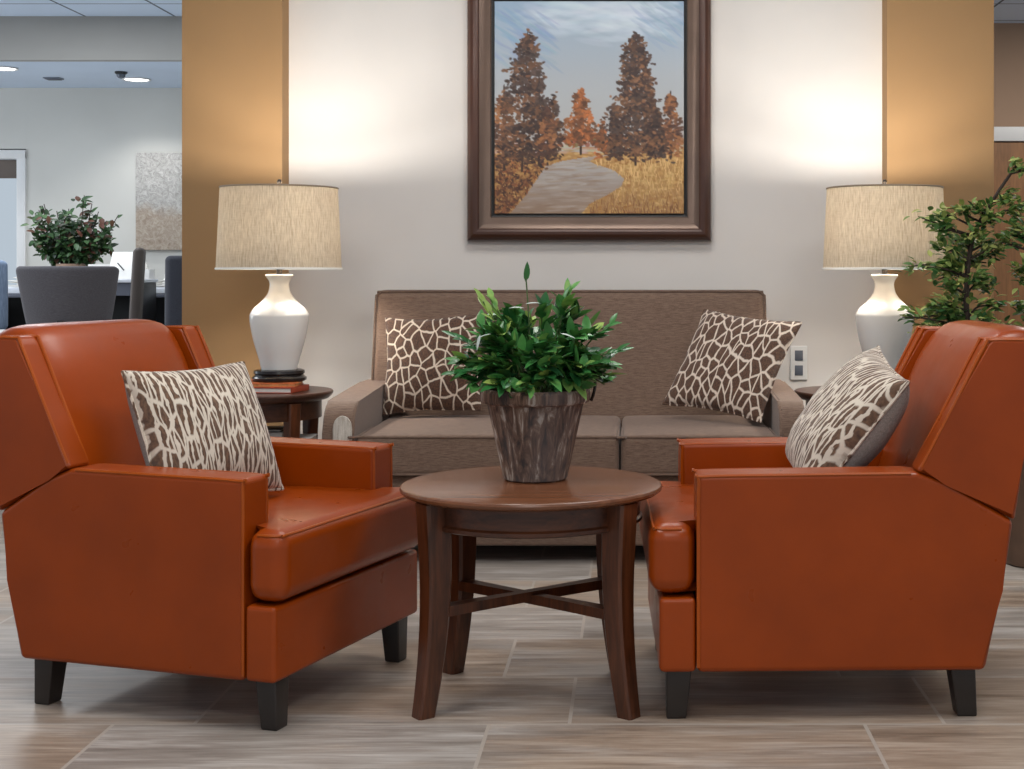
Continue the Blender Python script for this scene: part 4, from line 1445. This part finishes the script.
tube(bm, smooth_path([(-0.06, -0.08, 0.062), (-0.06, -0.06, 0.085), (-0.06, 0.05, 0.125), (-0.06, 0.075, 0.115)], 5), [0.02] * 5 + [0.014] * 6 + [0.02] * 5, 10)
make('handset', bm, M['outlet'], t)
t = thing('tape_dispenser', 'white box of tissues standing on the desk left of phone', 'tissue box', (-3.30, 9.62, 0.9505), 0)
t.name = 'tissue_box'
bm = bmesh.new()
rbox(bm, (0, 0, 0.06), (0.11, 0.11, 0.12), 0.006, 2)
make('box', bm, M['magazine'], t)
bm = bmesh.new()
prism(bm, [(-0.03, 0.121), (0.03, 0.121), (0.02, 0.155), (0.0, 0.175), (-0.015, 0.150)], -0.012, 0.012, 0.004, 2)
make('tissue', bm, M['paper'], t)

# textured relief panel on the far wall
t = thing('wall_panel', 'unframed textured plaster panel in grey and tan on the far office wall', 'wall art', (-3.42, 11.199, 1.605))
N = Nodes('plaster_relief')
v = N.obj((1, 1, 1))
sep = N.n('ShaderNodeSeparateXYZ')
N.l(v, sep.inputs[0])
f = N.noise(v, 24, 6, 0.7, 1.5)
edge = N.math('ADD', N.math('MULTIPLY', sep.outputs[2], 6.0), N.math('MULTIPLY', N.noise(v, 4, 3), 1.6))
k = N.ramp(edge, [(0.15, (0, 0, 0, 1)), (0.62, (1, 1, 1, 1))])
N.color(N.mix(k, N.ramp(f, [(0.3, rgb(140, 122, 106)), (0.7, rgb(190, 178, 164))]), N.ramp(f, [(0.3, rgb(138, 134, 130)), (0.7, rgb(206, 204, 200))])))
N.set(Roughness=0.8)
N.bump(f, 0.8, 0.01)
bm = bmesh.new()
rbox(bm, (0, -0.021, 0), (0.95, 0.04, 0.765), 0.004, 2)
make('panel', bm, N.m, t)

# ceiling fittings of the lower ceiling
def downlight(loc, label):
    t = thing('ceiling_downlight', label, 'light', loc, 0, 'recessed downlights in the office ceiling')
    bm = bmesh.new()
    lathe(bm, [(0.085, -0.001), (0.105, -0.001), (0.105, -0.008), (0.098, -0.011), (0.085, -0.006)], 40, closed=True)
    make('trim_ring', bm, M['white_paint'], t)
    bm = bmesh.new()
    lathe(bm, [(0, -0.001), (0.084, -0.001), (0.084, -0.0065), (0, -0.0075)], 40)
    make('lens', bm, M['downlight'], t)
    return t
downlight((-3.72, 10.68, 2.5), 'lit recessed downlight near the tan pillar, in front of the wall panel')
downlight((-4.47, 10.10, 2.5), 'lit recessed downlight cut by the left edge of the photo')
t = thing('ceiling_camera', 'small dark dome camera on the office ceiling beside the downlight', 'camera', (-3.70, 10.30, 2.5))
bm = bmesh.new()
lathe(bm, [(0, -0.001), (0.044, -0.001), (0.044, -0.010), (0.036, -0.018), (0, -0.018)], 32)
make('mount', bm, M['gloss_black'], t)
bm = bmesh.new()
lathe(bm, [(0, -0.0185), (0.031, -0.0185), (0.030, -0.032), (0.020, -0.045), (0, -0.050)], 32)
make('dome', bm, plain('grey_dome', rgb(90, 98, 110), 0.2), t)
t = thing('ceiling_vent', 'slim dark ceiling vent slot between the two downlights', 'vent', (-4.32, 10.62, 2.5))
bm = bmesh.new()
box(bm, (-0.06, -0.05, -0.010), (0.06, 0.05, -0.001), 0.002)
make('vent_frame', bm, plain('grey_vent', rgb(120, 128, 140), 0.5), t)
for k in range(4):
    bm = bmesh.new()
    box(bm, (-0.05, -0.04 + k * 0.022, -0.015), (0.05, -0.028 + k * 0.022, -0.0105), 0.001)
    make('slat', bm, M['desk_grey'], t)

# ================================================================= LIGHTS
def area(name, loc, size, power, color=(1, 1, 1), rot=(0, 0, 0), sy=None):
    L = bpy.data.lights.new(name, 'AREA')
    L.energy = power
    L.color = color
    L.shape = 'RECTANGLE'
    L.size = size
    L.size_y = sy or size
    o = bpy.data.objects.new(name, L)
    COL.objects.link(o)
    o.location = loc
    o.rotation_euler = rot
    return o
def point(name, loc, power, color, r=0.03):
    L = bpy.data.lights.new(name, 'POINT')
    L.energy = power
    L.color = color
    L.shadow_soft_size = r
    o = bpy.data.objects.new(name, L)
    COL.objects.link(o)
    o.location = loc
    return o
def spot(name, loc, power, color, angle, blend=0.6, r=0.06):
    L = bpy.data.lights.new(name, 'SPOT')
    L.energy = power
    L.color = color
    L.spot_size = math.radians(angle)
    L.spot_blend = blend
    L.shadow_soft_size = r
    o = bpy.data.objects.new(name, L)
    COL.objects.link(o)
    o.location = loc
    return o

area('lounge_troffer', (-1.3, 2.6, 2.78), 0.6, 34, (1, 0.97, 0.93), sy=1.2)
area('lounge_troffer', (1.1, 2.6, 2.78), 0.6, 34, (1, 0.97, 0.93), sy=1.2)
area('lounge_troffer', (-0.1, 4.75, 2.78), 1.2, 26, (1, 0.97, 0.93), sy=0.6)
area('lounge_troffer', (-0.1, 0.3, 2.78), 1.2, 34, (1, 0.97, 0.93), sy=0.6)
area('office_troffer', (-3.6, 8.3, 2.78), 1.2, 48, (0.93, 0.97, 1.0))
area('office_troffer', (-4.6, 6.0, 2.78), 1.2, 40, (0.93, 0.97, 1.0))
area('corridor_troffer', (3.0, 8.2, 2.78), 0.9, 45, (1, 0.95, 0.88))
spot('downlight_beam', (-3.72, 10.68, 2.47), 26, (1, 0.98, 0.95), 120)
spot('downlight_beam', (-4.47, 10.10, 2.47), 26, (1, 0.98, 0.95), 120)
for lx, ly in ((-1.400, 5.645), (1.005, 5.66)):
    point('lamp_bulb_light', (lx, ly, LZ + 0.715), 23, (1.0, 0.965, 0.90), 0.04)
    point('lamp_bulb_light', (lx, ly, LZ + 0.600), 14, (1.0, 0.965, 0.90), 0.04)
area('office_fill', (-7.6, 8.6, 1.2), 2.2, 60, (0.88, 0.95, 1.0), (0, -PI / 2, 0), sy=2.2)  # unseen area light added to brighten the office ceiling, no window there

wd = bpy.data.worlds.new('daylight')
wd.use_nodes = True
bg = wd.node_tree.nodes['Background']
bg.inputs['Color'].default_value = (0.80, 0.90, 1.0, 1)
bg.inputs['Strength'].default_value = 0.62
SC.world = wd

# ================================================================= CAMERA
cam = bpy.data.cameras.new('camera')
cam.sensor_width = 36
cam.lens = 50.0
cam.shift_x = (512 - 632) / 1024.0
cam.shift_y = (272 - 384.5) / 1024.0
cam.clip_start = 0.05
co = bpy.data.objects.new('camera', cam)
COL.objects.link(co)
co.location = (0, 0, 1.05)
co.rotation_euler = (PI / 2, 0, 0)
SC.camera = co

SC.view_settings.view_transform = 'Standard'
SC.view_settings.look = 'None'
SC.view_settings.exposure = 0.0
SC.view_settings.gamma = 1.0
SC.view_settings.use_curve_mapping = False
SC.cycles.use_denoising = True
SC.cycles.max_bounces = 8
SC.cycles.sample_clamp_indirect = 6.0
